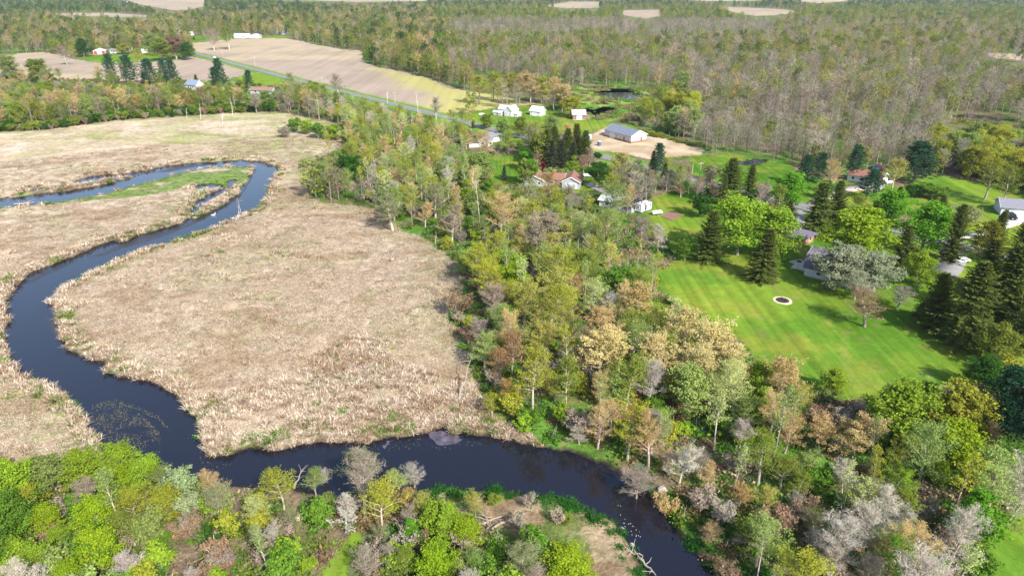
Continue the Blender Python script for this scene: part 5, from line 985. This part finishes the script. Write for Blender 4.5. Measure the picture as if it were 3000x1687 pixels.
# ranch house
A, an, L = frame_of((1319, 468), (1458, 476)); e = place_empty('ranch_house', A, an, 'Long grey ranch house with rusty red roof and two front gables', 'house')
gw = 6.5
block(e, 0, 0, 7.0, 8, 2.7, 1.5, GREYW, REDR, ridge='y', wins=[('F', 1.2, .9, 1.3, 1.2), ('F', 3.4, .9, .6, 1.2), ('F', 5.0, .9, 1.2, 1.1)])
block(e, 7.003, 2.0, L - 7 - gw - .006, 7.5, 2.7, 1.4, GREYW, REDR, wins=[('F', 2, .9, 1.8, 1.2), ('F', 6, .9, 1.2, 1.2)], doors=[('F', 4.2)], chim=(3, 4))
block(e, L - gw, -.6, gw, 9.5, 2.8, 1.7, GREYW, REDR, ridge='y', garage=[('F', 1.3, 4.2, 2.3)])
# white-roofed home and the dark-roofed one beside it
A, an, L = frame_of((1507, 521), (1580, 533)); e = place_empty('white_roofed_house', A, an, 'Long low house with white metal roof behind the bare trees', 'house')
block(e, 0, 0, L, 7, 2.4, 1.0, WHITE, WROOF, wins=[('F', 2, .9, 1.3, 1.1), ('F', 7, .9, 1.8, 1.1), ('F', 12, .9, 1.0, 1.1)], doors=[('F', 9.6)])
A, an, L = frame_of((1588, 537), (1612, 528)); e = place_empty('dark_roofed_house', A, an, 'Small house with near-black roof directly behind the white trailer', 'house')
block(e, 0, 0, L + 1, 7, 2.4, 1.6, GREYW, simple('black_shingle', (.04, .045, .06), .8, .2, 2), wins=[('L', 2, .9, 1.2, 1.1)])
# camper trailer
A, an, L = frame_of((1612, 539), (1638, 530)); e = place_empty('camper_trailer', A, an, 'White boxy camper trailer parked on the lawn by the garden plot', 'trailer')
pm('body', [boxm((0, 0, .55), (L, 2.5, 3.0))], WHITE, e); pm('roof', [boxm((-.05, -.05, 3.003), (L + .05, 2.55, 3.1))], WROOF, e)
for u, w in ((.8, .6), (3.0, .5), (4.6, .8)): window(e, 'F', L, 2.5, 0, 0, u, 1.7, w, .8)
window(e, 'L', L, 2.5, 0, 0, .8, 1.6, .9, .9); panel_on(e, 'door', DARK, 'F', L, 2.5, 0, 0, 2.1, .7, 1.8, z=.8)
def wheel_g(x, y, r, w, n=12):
    V = [(x + math.cos(a * 6.283 / n) * r, yy, r + math.sin(a * 6.283 / n) * r) for yy in (y - w / 2, y + w / 2) for a in range(n)]
    return V, [tuple(range(n)), tuple(range(2 * n - 1, n - 1, -1))] + [(i, i + n, (i + 1) % n + n, (i + 1) % n) for i in range(n)]
def wheel(par, x, y, r=.34, w=.22):
    t = pm('wheel', [wheel_g(x, y, r, w)], TYRE, par); s = 1 if y > 1 else -1; pm('rim', [wheel_g(x, y + s * .03, r, w)], CHROME, t); t.children[0].scale = (.55, 1, .55) if False else (1, 1, 1)
    c = t.children[0].data
    for v in c.vertices: v.co.x = x + (v.co.x - x) * .55; v.co.z = r + (v.co.z - r) * .55
for x in (L * .5, L * .62): wheel(e, x, .15); wheel(e, x, 2.35)
# utility trailer with a white cover
A, an, L = frame_of((1642, 543), (1662, 541)); e = place_empty('covered_utility_trailer', A, an, 'Low white covered trailer between the camper and the brown garden plot', 'trailer')
V = [(0, 0, .6), (3.6, 0, .6), (3.6, 1.7, .6), (0, 1.7, .6), (0, 0, 1.1), (3.6, 0, 1.1), (3.6, 1.7, 1.1), (0, 1.7, 1.1), (.3, .85, 1.5), (3.3, .85, 1.5)]
pm('body', [(V, [(3, 2, 1, 0), (0, 1, 5, 4), (1, 2, 6, 5), (2, 3, 7, 6), (3, 0, 4, 7), (4, 5, 9, 8), (5, 6, 9), (6, 7, 8, 9), (7, 4, 8)])], WHITE, e)
wheel(e, 1.8, .1, .3); wheel(e, 1.8, 1.6, .3); pm('tow_bar', [boxm((-1.2, .78, .5), (0, .92, .6))], DARK, e)
# pole barn
A, an, L = frame_of((1520.7, 343), (1586.6, 361)); C2 = P(1616.7, 353); B2 = P(1586.6, 361); DD = (C2 - B2).length
e = place_empty('pole_barn', A, an, 'Long beige pole barn with slate-grey metal roof on bare sand', 'barn')
block(e, 0, 0, L, min(DD, 13), 3.3, 2.2, CREAM, STEELR, over=.4, base=False, doors=[('F', L * .72), ('R', 6)], wins=[('F', L * .45, 1.1, 1, 1), ('F', L * .6, 1.1, 1, 1), ('F', L * .9, 1.1, 1, 1)], garage=[('F', L * .2, 3.6, 3)])
pm('wainscot', [boxm((-.05, -.05, -.2), (L + .05, min(DD, 13) + .05, .75))], BROWNW, e)
# white farmhouse, shed, barn
SHRINK = .78
A, an, L = frame_of((1252, 290), (1277, 293)); e = place_empty('farmhouse', A, an, 'Two-storey white farmhouse with pale grey roof by the big field', 'house')
LG = simple('pale_grey_roof', (.42, .43, .47), .7, .1, 1)
block(e, 0, 1, L, 7, 4.2, 2.6, WHITE, LG, wins=[('F', 1.5, 3, .9, 1.2), ('L', 2.8, 3.6, .9, 1.2), ('F', 5, 1, 1, 1.3)]); block(e, L + .003, -1.5, 6.5, 9, 4.2, 3.0, WHITE, LG, ridge='y', wins=[('F', 2.8, 3.6, .9, 1.2), ('F', 1.2, 1, .9, 1.2), ('F', 4.4, 1, .9, 1.2)])
block(e, -2.5, -2, 7, 3, 2.2, .8, WHITE, WROOF, doors=[('F', 3)]); block(e, L + 6.51, 0, 4, 5, 2.4, 1.2, WHITE, WROOF, wins=[('F', 1, 1, 1, 1)])
A, an, L = frame_of((1333, 291), (1358, 294)); e = place_empty('white_shed', A, an, 'White gable-roofed shed between the farmhouse and the white-roofed barn', 'shed'); block(e, 0, 0, L, 6, 2.8, 2.2, WHITE, WROOF, garage=[('F', 1.5, 3, 2.4)])
A, an, L = frame_of((1441, 303), (1472, 303)); e = place_empty('brown_barn', A, an, 'Brown barn with bright white roof standing alone near the swamp pools', 'barn'); block(e, 0, 0, L, 9, 2.8, 1.8, BROWNW, WROOF, garage=[('F', 2, 3, 2.5)])
e_ = bpy.data.objects['farmhouse']; e_.scale = (SHRINK,) * 3
pm('lean_to', [boxm((L + .02, 3, -.2), (L + 3, 6, 1.8))], BROWNW, e)
# house cluster by the road
A, an, L = frame_of((1205, 368), (1232, 369)); e = place_empty('roadside_house', A, an, 'White-walled house with grey roof and white fence among roadside trees', 'house'); block(e, 0, 0, L, 7, 2.6, 1.8, WHITE, GREYR, ridge='y', wins=[('F', 1, 1, 1.2, 1.2), ('F', 5, 1, 1.2, 1.2)], doors=[('F', 3.2)])
A, an, L = frame_of((1240, 357), (1264, 353)); e = place_empty('roadside_garage', A, an, 'White garage with dark opening right of the roadside house', 'garage'); block(e, 0, 0, L, 7, 2.6, 1.5, WHITE, GREYR, garage=[('F', 1, 3, 2.2)], wins=[('F', 5.5, 1, 1, 1)])
A, an, L = frame_of((1268, 352), (1292, 341)); e = place_empty('metal_carport', A, an, 'White arched carport at the end of the roadside drive', 'carport')
n_ = 8; V = []
for x in (0, 6):
    for k in range(n_ + 1):
        a = math.pi * k / n_; V += [(x, 2 - 2 * math.cos(a), 1.2 + 1.3 * math.sin(a))]
for x in (0, 6):
    for k in range(n_ + 1):
        a = math.pi * k / n_; V += [(x, 2 - 1.93 * math.cos(a), 1.2 + 1.23 * math.sin(a))]
m_ = n_ + 1; Fc = [(k, k + 1, k + 1 + m_, k + m_) for k in range(n_)] + [(2 * m_ + k, 2 * m_ + k + m_, 2 * m_ + k + 1 + m_, 2 * m_ + k + 1) for k in range(n_)] + [(k, k + 2 * m_, k + 1 + 2 * m_, k + 1) for k in range(n_)] + [(k + m_, k + 1 + m_, k + 1 + 3 * m_, k + 3 * m_) for k in range(n_)]
pm('canopy', [(V, Fc)], WROOF, e)
for x in (.1, 2.9, 5.8):
    for y in (.04, 3.9): pm('leg', [boxm((x, y, -.3), (x + .08, y + .08, 1.25))], TRIMM, e)
A, an, L = frame_of((1181, 371), (1204, 370)); e = place_empty('panel_fence', A, an, 'White panel fence left of the roadside house', 'fence')
k = 0
while k * 1.9 < L: pm('panel', [boxm((k * 1.9 + .06, 0, .05), (k * 1.9 + 1.84, .05, 1.7))], WHITE, e); pm('post', [boxm((k * 1.9 - .06, -.02, -.4), (k * 1.9 + .055, .09, 1.85))], TRIMM, e); k += 1
# orange-roofed house across the road
A, an, L = frame_of((2129.7, 455), (2210, 471)); e = place_empty('orange_roofed_house', A, an, 'Long white house with orange-brown roof across the road behind a pine', 'house')
block(e, 0, 0, L, 7.5, 2.7, 1.9, WHITE, REDR, wins=[('F', 1.5, .9, 1.3, 1.2), ('F', 4.5, .9, 1.8, 1.2), ('F', 9, .9, 1.3, 1.2), ('R', 3, 1.2, 1.3, 1.2)], doors=[('F', 7.2)]); block(e, L - 3, -4.5, 5, 4.4, 2.2, 1.2, WHITE, REDR, ridge='y', garage=[('F', 1, 3, 1.9)])
A, an, L = frame_of((2205, 441), (2217, 438)); e = place_empty('red_shed', A, an, 'Small dark shed with rusty red roof behind the orange-roofed house', 'shed'); block(e, 0, 0, 4.5, 4, 2.4, 1.3, BROWNW, REDR, doors=[('F', 1.5)])
A = P(2199, 442); e = place_empty('water_tank', A, 0, 'Pale green upright tank with dark cap beside the small red-roofed shed', 'tank')
def cyl(r, z0, z1, n=20, r1=None, x=0, y=0):
    r1 = r if r1 is None else r1; V = [(x + math.cos(a * 6.2832 / n) * r, y + math.sin(a * 6.2832 / n) * r, z0) for a in range(n)] + [(x + math.cos(a * 6.2832 / n) * r1, y + math.sin(a * 6.2832 / n) * r1, z1) for a in range(n)]
    return V, [tuple(range(n))[::-1], tuple(range(n, 2 * n))] + [(i, (i + 1) % n, (i + 1) % n + n, i + n) for i in range(n)]
pm('body', [cyl(1.1, -.2, 3.2)], GREENP, e); pm('lid', [cyl(1.15, 3.2, 3.8, r1=.3)], BLUEP, e)
# garage at the right edge
A, an, L = frame_of((2515, 541), (2600, 549)); e = place_empty('grey_roofed_garage', A, an, 'White house with grey roof and double garage door at the concrete drive', 'house')
block(e, 0, 0, L + 3, 8.5, 2.8, 1.9, WHITE, GREYR, garage=[('F', 3.4, 5, 2.3)], wins=[('F', .8, 1, 1.5, 1.2)])
# farm with the red-doored shed
A, an, L = frame_of((236, 137.6), (266, 136.6)); e = place_empty('red_door_shed', A, an, 'White-roofed farm shed with red doors in the far left yard', 'shed')
block(e, 0, 0, L, 14, 3.2, 2.0, WHITE, WROOF, ridge='y', base=False)
for u in (0.4, L - 3.6): panel_on(e, 'door', REDP, 'F', L, 14, 0, 0, u, 3.2, 3.0)
panel_on(e, 'door', REDP, 'L', L, 14, 0, 0, 1, 2, 2.6); panel_on(e, 'sliding_door', TRIMM, 'F', L, 14, 0, 0, L * .3, L * .4, 3.1)
for a, b, D2, hw, rh, wm, rm, lb, rd_ in [((277, 134.5), (294, 134.5), 8, 2.6, 1.8, WHITE, GREYR, 'Small white outbuilding with dark roof right of the red-doored shed', 'x'), ((325, 128), (340, 127.5), 9, 3.6, 2.4, WHITE, WROOF, 'Tall white farm building with white roof behind the round lime tree', 'y'), ((303, 126), (324, 126), 8, 2.6, 1.5, WHITE, WROOF, 'Low white-roofed building left of the tall white farm building', 'x'),
     ((357, 133), (391, 132), 12, 2.4, 1.8, WHITE, WROOF, 'Wide low farm building with bright white roof left of the round grove', 'x'), ((628, 96.5), (652, 96.5), 11, 3.0, 2.2, WHITE, LG, 'White gable-fronted garage at the top of the big field', 'y'), ((468, 224), (494, 227), 6.5, 3.2, 3.0, WHITE, simple('blue_grey_roof', (.20, .25, .33), .7, .1, 1), 'White house with steep blue-grey roof hidden in the left woods', 'x'),
     ((630, 237), (684, 238.5), 8, 2.5, 1.6, GREYW, BROWNW, 'Low grey house with brown roof sunk in the roadside trees', 'x'), ((697, 88), (723, 88), 9, 2.6, 2.0, GREYW, GREYR, 'Dark-roofed grey house at the wood edge above the big field', 'x'),
     ((286, 9), (302, 9), 16, 5, 4, WHITE, WROOF, 'White barn on the far farm, leftmost of its pair', 'x'), ((306, 9.5), (317, 9.5), 14, 5, 4, WHITE, WROOF, 'White house on the far farm, right one of its pair', 'y'), ((2378, 12), (2396, 12), 18, 5, 3, WHITE, WROOF, 'Left white barn on the far right horizon farm', 'x'), ((2400, 14), (2421, 14), 20, 4, 3, WHITE, WROOF, 'Right long white barn on the far right horizon farm', 'x'),
     ((2263, 8), (2287, 8), 16, 5, 3, WHITE, GREYR, 'Far white building with dark roof among the horizon trees', 'x'), ((1527, 5.5), (1548, 5.5), 16, 6, 4, WHITE, GREYR, 'Far white farmhouse beside the middle horizon field', 'x')]:
    A, an, L = frame_of(a, b); e = place_empty('farm_building' if 'house' not in lb else 'distant_house', A, an, lb, 'building' if 'house' not in lb else 'house')
    block(e, 0, 0, L, D2, hw, rh, wm, rm, ridge=rd_, wins=[('F', L * .2, 1, 1.6, 1.4), ('F', L * .65, 1, 1.6, 1.4)], doors=[('F', L * .45)], base=False)
A, an, L = frame_of((443, 91), (466, 91)); e = place_empty('distant_house', A, an, 'White gabled house with grey roof at the far end of the road', 'house'); block(e, 0, 0, L, 12, 4.2, 3.2, WHITE, LG, ridge='y', wins=[('F', 2, 1, 1.6, 1.4), ('F', L - 4, 1, 1.6, 1.4), ('F', L / 2, 4.4, 1.2, 1.2)]); block(e, L + .01, 3, 8, 8, 3, 2, WHITE, LG, wins=[('F', 3, 1, 1.5, 1.3)])
A, an, L = frame_of((589, 95.8), (626, 95.8)); e = place_empty('distant_house', A, an, 'Long white ranch house with pale roof at the top of the big field', 'house'); block(e, 0, 0, L, 10, 3, 2.3, WHITE, LG, wins=[('F', 6, 1, 1.6, 1.4), ('F', L - 9, 1, 2, 1.4), ('F', L - 5, 1, 2, 1.4)], doors=[('F', L * .5)]); block(e, L - 9, -3, 6, 2.99, 2.9, 1.8, WHITE, LG, ridge='y', wins=[('F', 1.6, 1, 2.4, 1.5)])
# propane tanks
def lathe_x(prof, n=14, x0=0, z0=0):
    V = []; 
    for x, r in prof: V += [(x0 + x, math.cos(a * 6.2832 / n) * r, z0 + math.sin(a * 6.2832 / n) * r) for a in range(n)]
    Fc = [(i * n + k, (i + 1) * n + k, (i + 1) * n + (k + 1) % n, i * n + (k + 1) % n) for i in range(len(prof) - 1) for k in range(n)]
    return V, Fc
for (x, y), an, lb in [((2066, 637), .5, 'White propane tank on the lawn above the gambrel roof'), ((1477, 447), -.3, 'White propane tank behind the ranch house garage'), ((2513, 519), .3, 'White propane tank left of the grey-roofed garage'), ((2236, 465), .2, 'White propane tank at the orange-roofed house gable'), ((1212 * 1.0, 292), 0, 'White propane tank on the grass left of the farmhouse')]:
    e = place_empty('propane_tank', P(x, y), an, lb, 'propane tank', group='white propane tanks in the yards')
    pm('body', [lathe_x([(-1.7, .02), (-1.65, .25), (-1.5, .45), (-1.25, .56), (1.25, .56), (1.5, .45), (1.65, .25), (1.7, .02)], z0=.85)], TRIMM, e); pm('dome', [cyl(.2, 1.38, 1.62, 12, .15)], TRIMM, e)
    for u in (-.9, .9): pm('leg', [boxm((u - .1, -.4, -.3), (u + .1, .4, .45))], STONE, e)
# vehicles
def car(name, label, px, ang, body, kind='sedan', cat='car'):
    e = place_empty(name, P(*px), ang, label, cat, z=None); L = 4.7 if kind == 'sedan' else 5.6; W = 1.85
    if kind == 'sedan': pr = [(0, .35), (0, .75), (.2, .85), (1.0, .92), (1.7, 1.4), (3.3, 1.42), (4.1, .98), (4.6, .92), (4.7, .6), (4.65, .35)]
    elif kind == 'pickup': pr = [(0, .5), (0, .95), (.2, 1.1), (1.3, 1.18), (1.9, 1.8), (3.5, 1.82), (3.8, 1.15), (5.5, 1.12), (5.6, .5)]
    else: pr = [(0, .45), (0, 1.0), (.3, 1.1), (1.1, 1.15), (1.8, 1.72), (4.4, 1.75), (4.75, 1.1), (4.8, .45)]; 
    n_ = len(pr); V = []
    for y, ins in ((0, 0), (W, 0)):
        for x, z in pr: V.append((x, y + (.16 if y == 0 else -.16) * max(0, (z - .95) / .6), z))
    pm('body', [(V, [tuple(range(n_))[::-1], tuple(range(n_, 2 * n_))] + [(i, (i + 1) % n_, (i + 1) % n_ + n_, i + n_) for i in range(n_)])], body, e)
    gx0, gx1, gt = {'sedan': (1.15, 3.9, 1.38), 'pickup': (1.5, 3.65, 1.76), 'suv': (1.35, 4.6, 1.68)}[kind]
    z0 = {'sedan': .98, 'pickup': 1.25, 'suv': 1.2}[kind]
    for y, s in ((.02, -1), (W - .02, 1)): pm('side_window', [boxm((gx0 + .45, min(y, y + s * .02), z0), (gx1 - .4, max(y, y + s * .02), gt - .06))], GLASS, e)
    zt = gt + .02; pm('windshield', [([(gx0 - .14, .2, z0 - .04), (gx0 - .14, W - .2, z0 - .04), (gx0 + .47, W - .26, zt - .02), (gx0 + .47, .26, zt - .02)], [(0, 1, 2, 3)])], GLASS, e)
    wb = (.95, L - 1.0)
    for x in wb:
        for y in (.08, W - .08): wheel(e, x, y, .33)
    for y in (.2, W - .5): pm('headlight', [boxm((-.03, y, .6), (.04, y + .3, .75))], TRIMM, e)
    for y in (.15, W - .4): pm('tail_light', [boxm((L - .02, y, .7), (L + .03, y + .25, .85))], REDP, e)
    return e
SILV = simple('silver_paint', (.55, .56, .58), .3, .05, 1, metal=.4); PWHITE = simple('white_car_paint', (.78, .78, .78), .3, .03, 1)
A0 = np.array(G(713, 195)); A1 = np.array(G(480, 133)); ra = math.atan2(*(A1 - A0)[::-1])
tr = car('pickup_truck', 'White and red pickup truck driving on the road past the far field', (535, 148.6), ra + math.pi, PWHITE, 'pickup', 'truck'); tr.location.z = .53
pm('stripe', [boxm((-.01, -.012, .62), (5.62, 1.862, .78))], REDP, tr)
car('parked_car', 'White car parked on the shaded drive beside dark spruces', (2403, 664), .15, PWHITE)
car('parked_car', 'Black car parked in front of the double garage door', (2560, 556), 1.3, BLACKP, 'suv')
car('parked_car', 'Dark blue car among the trees west of the roadside house', (1110, 397), .2, NAVYP)
car('parked_car', 'Dark car by the far white house drive, tiny beside the big field', (567, 99.5), .1, BLACKP, 'suv')
c_ = car('parked_car', 'Dark blue car in the shade at the foot of the drive by the spruces', (2003, 561), 1.4, NAVYP)
car('parked_car', 'Silver car in front of the orange-roofed house behind the pine', (2175, 476), .2, SILV)
# portable toilets
for (x, y), m_, lb in [((1506, 367), BLUEP, 'Dark blue portable toilet at the sandy yard edge'), ((1482, 352), simple('pale_blue_plastic', (.35, .5, .62), .5), 'Pale blue portable toilet left of the pole barn')]:
    e = place_empty('portable_toilet', P(x, y), .4, lb, 'portable toilet', group='portable toilets by the pole barn'); pm('cabin', [boxm((0, 0, 0), (1.2, 1.2, 2.1))], m_, e); pm('roof', [([(-.05, -.05, 2.103), (1.25, -.05, 2.103), (1.25, 1.25, 2.103), (-.05, 1.25, 2.103), (.3, .3, 2.4), (.9, .3, 2.4), (.9, .9, 2.4), (.3, .9, 2.4)], [(3, 2, 1, 0), (4, 5, 6, 7), (0, 1, 5, 4), (1, 2, 6, 5), (2, 3, 7, 6), (3, 0, 4, 7)])], TRIMM, e); pm('door', [boxm((.2, -.04, .1), (1.0, 0.01, 1.95))], m_, e)
# utility poles and lines of posts
def pole(px, top, lb, arm=True):
    A = P(*px); u, b, c = ray(px[0], top); h = H + float(c) * A.y / float(b); e = place_empty('utility_pole', A, .3, lb, 'utility pole', group='utility poles along the road'); pm('pole', [cyl(.17, -.5, h, 8, .11)], WOODP, e)
    if arm: pm('crossarm', [boxm((-1.2, -.19, h - .7), (1.2, -.11, h - .55))], WOODP, e); [pm('insulator', [cyl(.05, h - .55, h - .4, 6, x=x, y=-.15)], TRIMM, e) for x in (-1.1, -.5, .5, 1.1)]
for q, t_, lb, ar in [((561, 146), 126, 'Utility pole beside the road just past the pickup truck', True), ((642, 167), 145, 'Utility pole at the field edge between truck and roadside trees', True), ((994, 262), 231, 'Utility pole between big field and road near the bare trees', True), ((1170, 283), 266, 'Short pole with crossarm in the green corner of the field', True), ((583, 99.5), 88, 'Utility pole in front of the far white ranch house', True), ((426, 100), 86, 'Utility pole among the dark farm spruces at far left', True),
                      ((2279, 453), 425, 'Utility pole with grey transformer beside the big dark pine', True), ((1739, 455), 412, 'Pale thin pole left of the two roadside poles near the lawn', False), ((1759, 452), 408, 'Pole with crossarm right of the thin pale pole near the lawn', True), ((812, 225), 195, 'Utility pole in the scrub at the marsh corner road bend', True), ((1486, 470), 459, 'Short white post beside the ranch house garage', False), ((2029, 585), 545, 'Thin antenna pole above the brick house roof', False)]: pole(q, t_, lb, ar)
for o in bpy.data.objects:
    if o.name.startswith('utility_pole') and o.get('label', '').startswith('Utility pole with grey'): pm('transformer', [cyl(.28, 6.2, 7.2, 12, x=-.5, y=0)], SILV, o)
# fire pit
A = P(1968, 757); e = place_empty('fire_pit', A, 0, 'Round fire pit with dark ash inside a pale sand ring', 'fire pit')
pm('sand_ring', [cyl(2.3, -.3, .16, 32, 2.2)], SANDM, e); pm('ash_bed', [cyl(1.7, -.2, .22, 28, 1.55)], CHAR, e)
for k in range(5): a = k * 1.3; pm('log', [([(math.cos(a + t) * r_, math.sin(a + t) * r_, z) for r_, t, z in ((.2, 0, .25), (1.3, .08, .25), (1.3, -.08, .25), (.2, 0, .42), (1.3, .08, .42), (1.3, -.08, .42))], [(0, 1, 2), (5, 4, 3), (0, 3, 4, 1), (1, 4, 5, 2), (2, 5, 3, 0)])], CHAR, e)
# garden plot
gp = [G(1661, 545), G(1684, 532), G(1720, 540), G(1690, 555)]; zz = [gz1(*p) for p in gp]
pm('garden_soil_land', [([(p[0], p[1], z + .12) for p, z in zip(gp, [max(zz)] * 4)] + [(p[0], p[1], min(zz) - .3) for p in gp], [(3, 2, 1, 0), (0, 1, 5, 4), (1, 2, 6, 5), (2, 3, 7, 6), (3, 0, 4, 7)])], SOIL, kind='structure')
# patio stones, deck things
A = P(1992, 664); e = place_empty('patio', A, .4, 'Pale concrete patio with dark round fire bowl left of the gambrel house', 'patio'); pm('slab', [boxm((0, -2, -.2), (4, 1.2, .2))], CONC, e); pm('fire_bowl', [cyl(.55, .2, .5, 16, .7, x=2.2, y=-.3)], CHAR, e)
# swan
A = P(537, 542, WZ); e = place_empty('swan', A, .6, 'White swan swimming on the blue upper river bend', 'bird', z=WZ)
def blob(rings, n=12):
    V = []
    for x, y, z, ry, rz in rings: V += [(x, y + math.cos(a * 6.2832 / n) * ry, z + math.sin(a * 6.2832 / n) * rz) for a in range(n)]
    return V, [(i * n + k, i * n + (k + 1) % n, (i + 1) * n + (k + 1) % n, (i + 1) * n + k) for i in range(len(rings) - 1) for k in range(n)]
def tube_path(pts, rad, n=8):
    segs = [[*pts[i], *pts[i + 1], rad[i], rad[i + 1]] for i in range(len(pts) - 1)]; V, Fq = tubes(segs, n); return [tuple(v) for v in V], [tuple(int(i) for i in f) for f in Fq]
pm('body', [blob([(-.75, 0, .28, .02, .02), (-.6, 0, .24, .14, .1), (-.3, 0, .18, .26, .2), (.1, 0, .16, .29, .22), (.4, 0, .17, .2, .17), (.55, 0, .2, .07, .08)]), tube_path([(.42, 0, .2), (.6, 0, .42), (.55, 0, .7), (.62, 0, .88), (.78, 0, .86)], [.09, .065, .05, .055, .06])], FEATH, e); pm('beak', [tube_path([(.8, 0, .86), (.95, 0, .8)], [.035, .015])], BEAK, e)
# logs, driftwood, boulders
def log(px0, px1, r0, lb, z0=.15, z1=.3, br=3):
    A = P(*px0); B = P(*px1); e = place_empty('fallen_log', A, 0, lb, 'log', z=max(gz1(A.x, A.y), WZ)); d = np.array([B.x - A.x, B.y - A.y, z1 - z0]); rg = np.random.default_rng(int(px0[0])); pts = [np.array([0, 0, z0]) + d * t + rg.normal(size=3) * .12 for t in (0, .25, .5, .75, 1)]
    pm('trunk', [tube_path([tuple(p) for p in pts], [r0, r0 * .85, r0 * .7, r0 * .5, r0 * .25])], LOGM, e); g = []
    for k in range(br * 2): t = rg.uniform(.3, 1); p = np.array([0, 0, z0]) + d * t; q = p + rg.normal(size=3) * np.array([1.2, 1.2, .5]) + np.array([0, 0, .6]); g.append(tube_path([tuple(p), tuple((p + q) / 2 + rg.normal(size=3) * .1), tuple(q)], [r0 * .35, r0 * .25, .02], 4))
    pm('branch', g, LOGM, e)
log((1603, 1397), (1648, 1440), .22, 'Bleached fallen log with broken branches at the peninsula tip'); log((1572, 1382), (1618, 1402), .2, 'Pale driftwood log across the muddy inlet of the peninsula'); log((1150, 1015), (1188, 955), .18, 'White leaning dead trunk at the marsh corner by the woods', .1, 5.0); log((1205, 1320), (1270, 1300), .22, 'Long bleached log lying in the peninsula grass, upper one'); log((1230, 1335), (1330, 1290), .2, 'Forked bleached log lying in the peninsula grass, lower one')
log((604, 535), (600, 518), .14, 'Dead snag leaning over the blue upper river bend', .1, 3.2); log((590, 560), (606, 572), .15, 'Grey driftwood heap on the marsh bank under the bend'); log((35, 512), (85, 506), .25, 'Dark branchy snag lying in the far left channel'); log((1795, 1030), (1720, 985), .15, 'Thin fallen trunk across the leaf litter under the oaks', .2, 1.5)
log((740, 1225), (765, 1210), .15, 'Bleached branch reaching over the south river edge', .3, 2.6); log((1035, 1215), (1020, 1190), .12, 'Short dead branch by the river at the big grey tree', .3, 2); log((1325, 680), (1355, 705), .14, 'Pale fallen trunk in the green hollow of the woods', .2, .5)
def boulder(px, r, lb, m_=STONE):
    A = P(*px); rg = np.random.default_rng(int(px[1])); V, Fc = [], []
    n = 10; rings = [(-.4, .7), (0, 1), (.35, .8), (.6, .35)]
    for z, rr_ in rings: V += [(math.cos(k * .6283) * rr_ * r * rg.uniform(.85, 1.15), math.sin(k * .6283) * rr_ * r * rg.uniform(.85, 1.15), z * r * rg.uniform(.9, 1.1)) for k in range(n)]
    Fc = [(i * n + k, i * n + (k + 1) % n, (i + 1) * n + (k + 1) % n, (i + 1) * n + k) for i in range(3) for k in range(n)] + [tuple(range(3 * n, 4 * n))]
    o = pm('boulder', [(V, Fc)], m_); o.location = (A.x, A.y, max(gz1(A.x, A.y), WZ)); o['label'] = lb; o['category'] = 'boulder'
boulder((1665, 1230), .8, 'Pale boulder on the steep bank under the grey trees'); boulder((1564, 1327), .6, 'White sandy rock at the river end of the peninsula'); boulder((1590, 1362), .4, 'Small pale rock near the peninsula tip'); boulder((753, 1300), .7, 'Tan rock in the scrub left of the mown trail', SANDM)
# oily scum and sparkling debris on the river
SC = simple('oily_film', (.09, .075, .10), .15, .7, 1.2)
for k, q in enumerate(([(1078,1084),(1100,1078),(1130,1080),(1165,1086),(1150,1094),(1160,1106),(1140,1113),(1105,1114),(1085,1104)], [(952,1112),(975,1100),(992,1099),(975,1108),(960,1118)])):
    p = ragged(poly(q), .35, 1.3, 5 + k); sheet('pond_scum_film', p, WZ + .03, SC, kind='stuff', label='pale oily film on the dark water at the marsh foot' if k == 0 else 'thin green-grey film on the water by the big grey tree', category='scum')
X, Y = scatter_pts(70, 110, 6.0); m = inside(poly([(1535,1268),(1560,1262),(1600,1320),(1615,1345),(1590,1340)]), X, Y) & (rng.uniform(size=len(X)) < .25) & (sdf_river(X, Y) < -.5); X, Y = X[m], Y[m]; n = len(X)
cloud('floating_foam_debris', [PAD], np.c_[X, Y, np.full(n, WZ + .02)], np.full((n, 3), .38), np.zeros((n, 3)), np.zeros(n, int), np.full((n, 3), .8), np.zeros((n, 3)), kind='stuff', label='white foam flecks on the river beside the peninsula', category='foam')

# ------------------------------------------------------------------ spring haze over the whole valley
m, n, l, out = new_mat('thin_haze'); pv = n.new('ShaderNodeVolumePrincipled'); l.new(pv.outputs[0], out.inputs['Volume'])
pv.inputs['Color'].default_value = (.80, .88, 1.0, 1); pv.inputs['Density'].default_value = .00006; pv.inputs['Anisotropy'].default_value = .2
v_, f_ = boxm((-9800, -400, -3.0), (9800, 9700, 74.0)); hz = pm('haze', [(v_, f_)], m, kind='stuff', label='thin pale spring haze over the valley', category='haze')
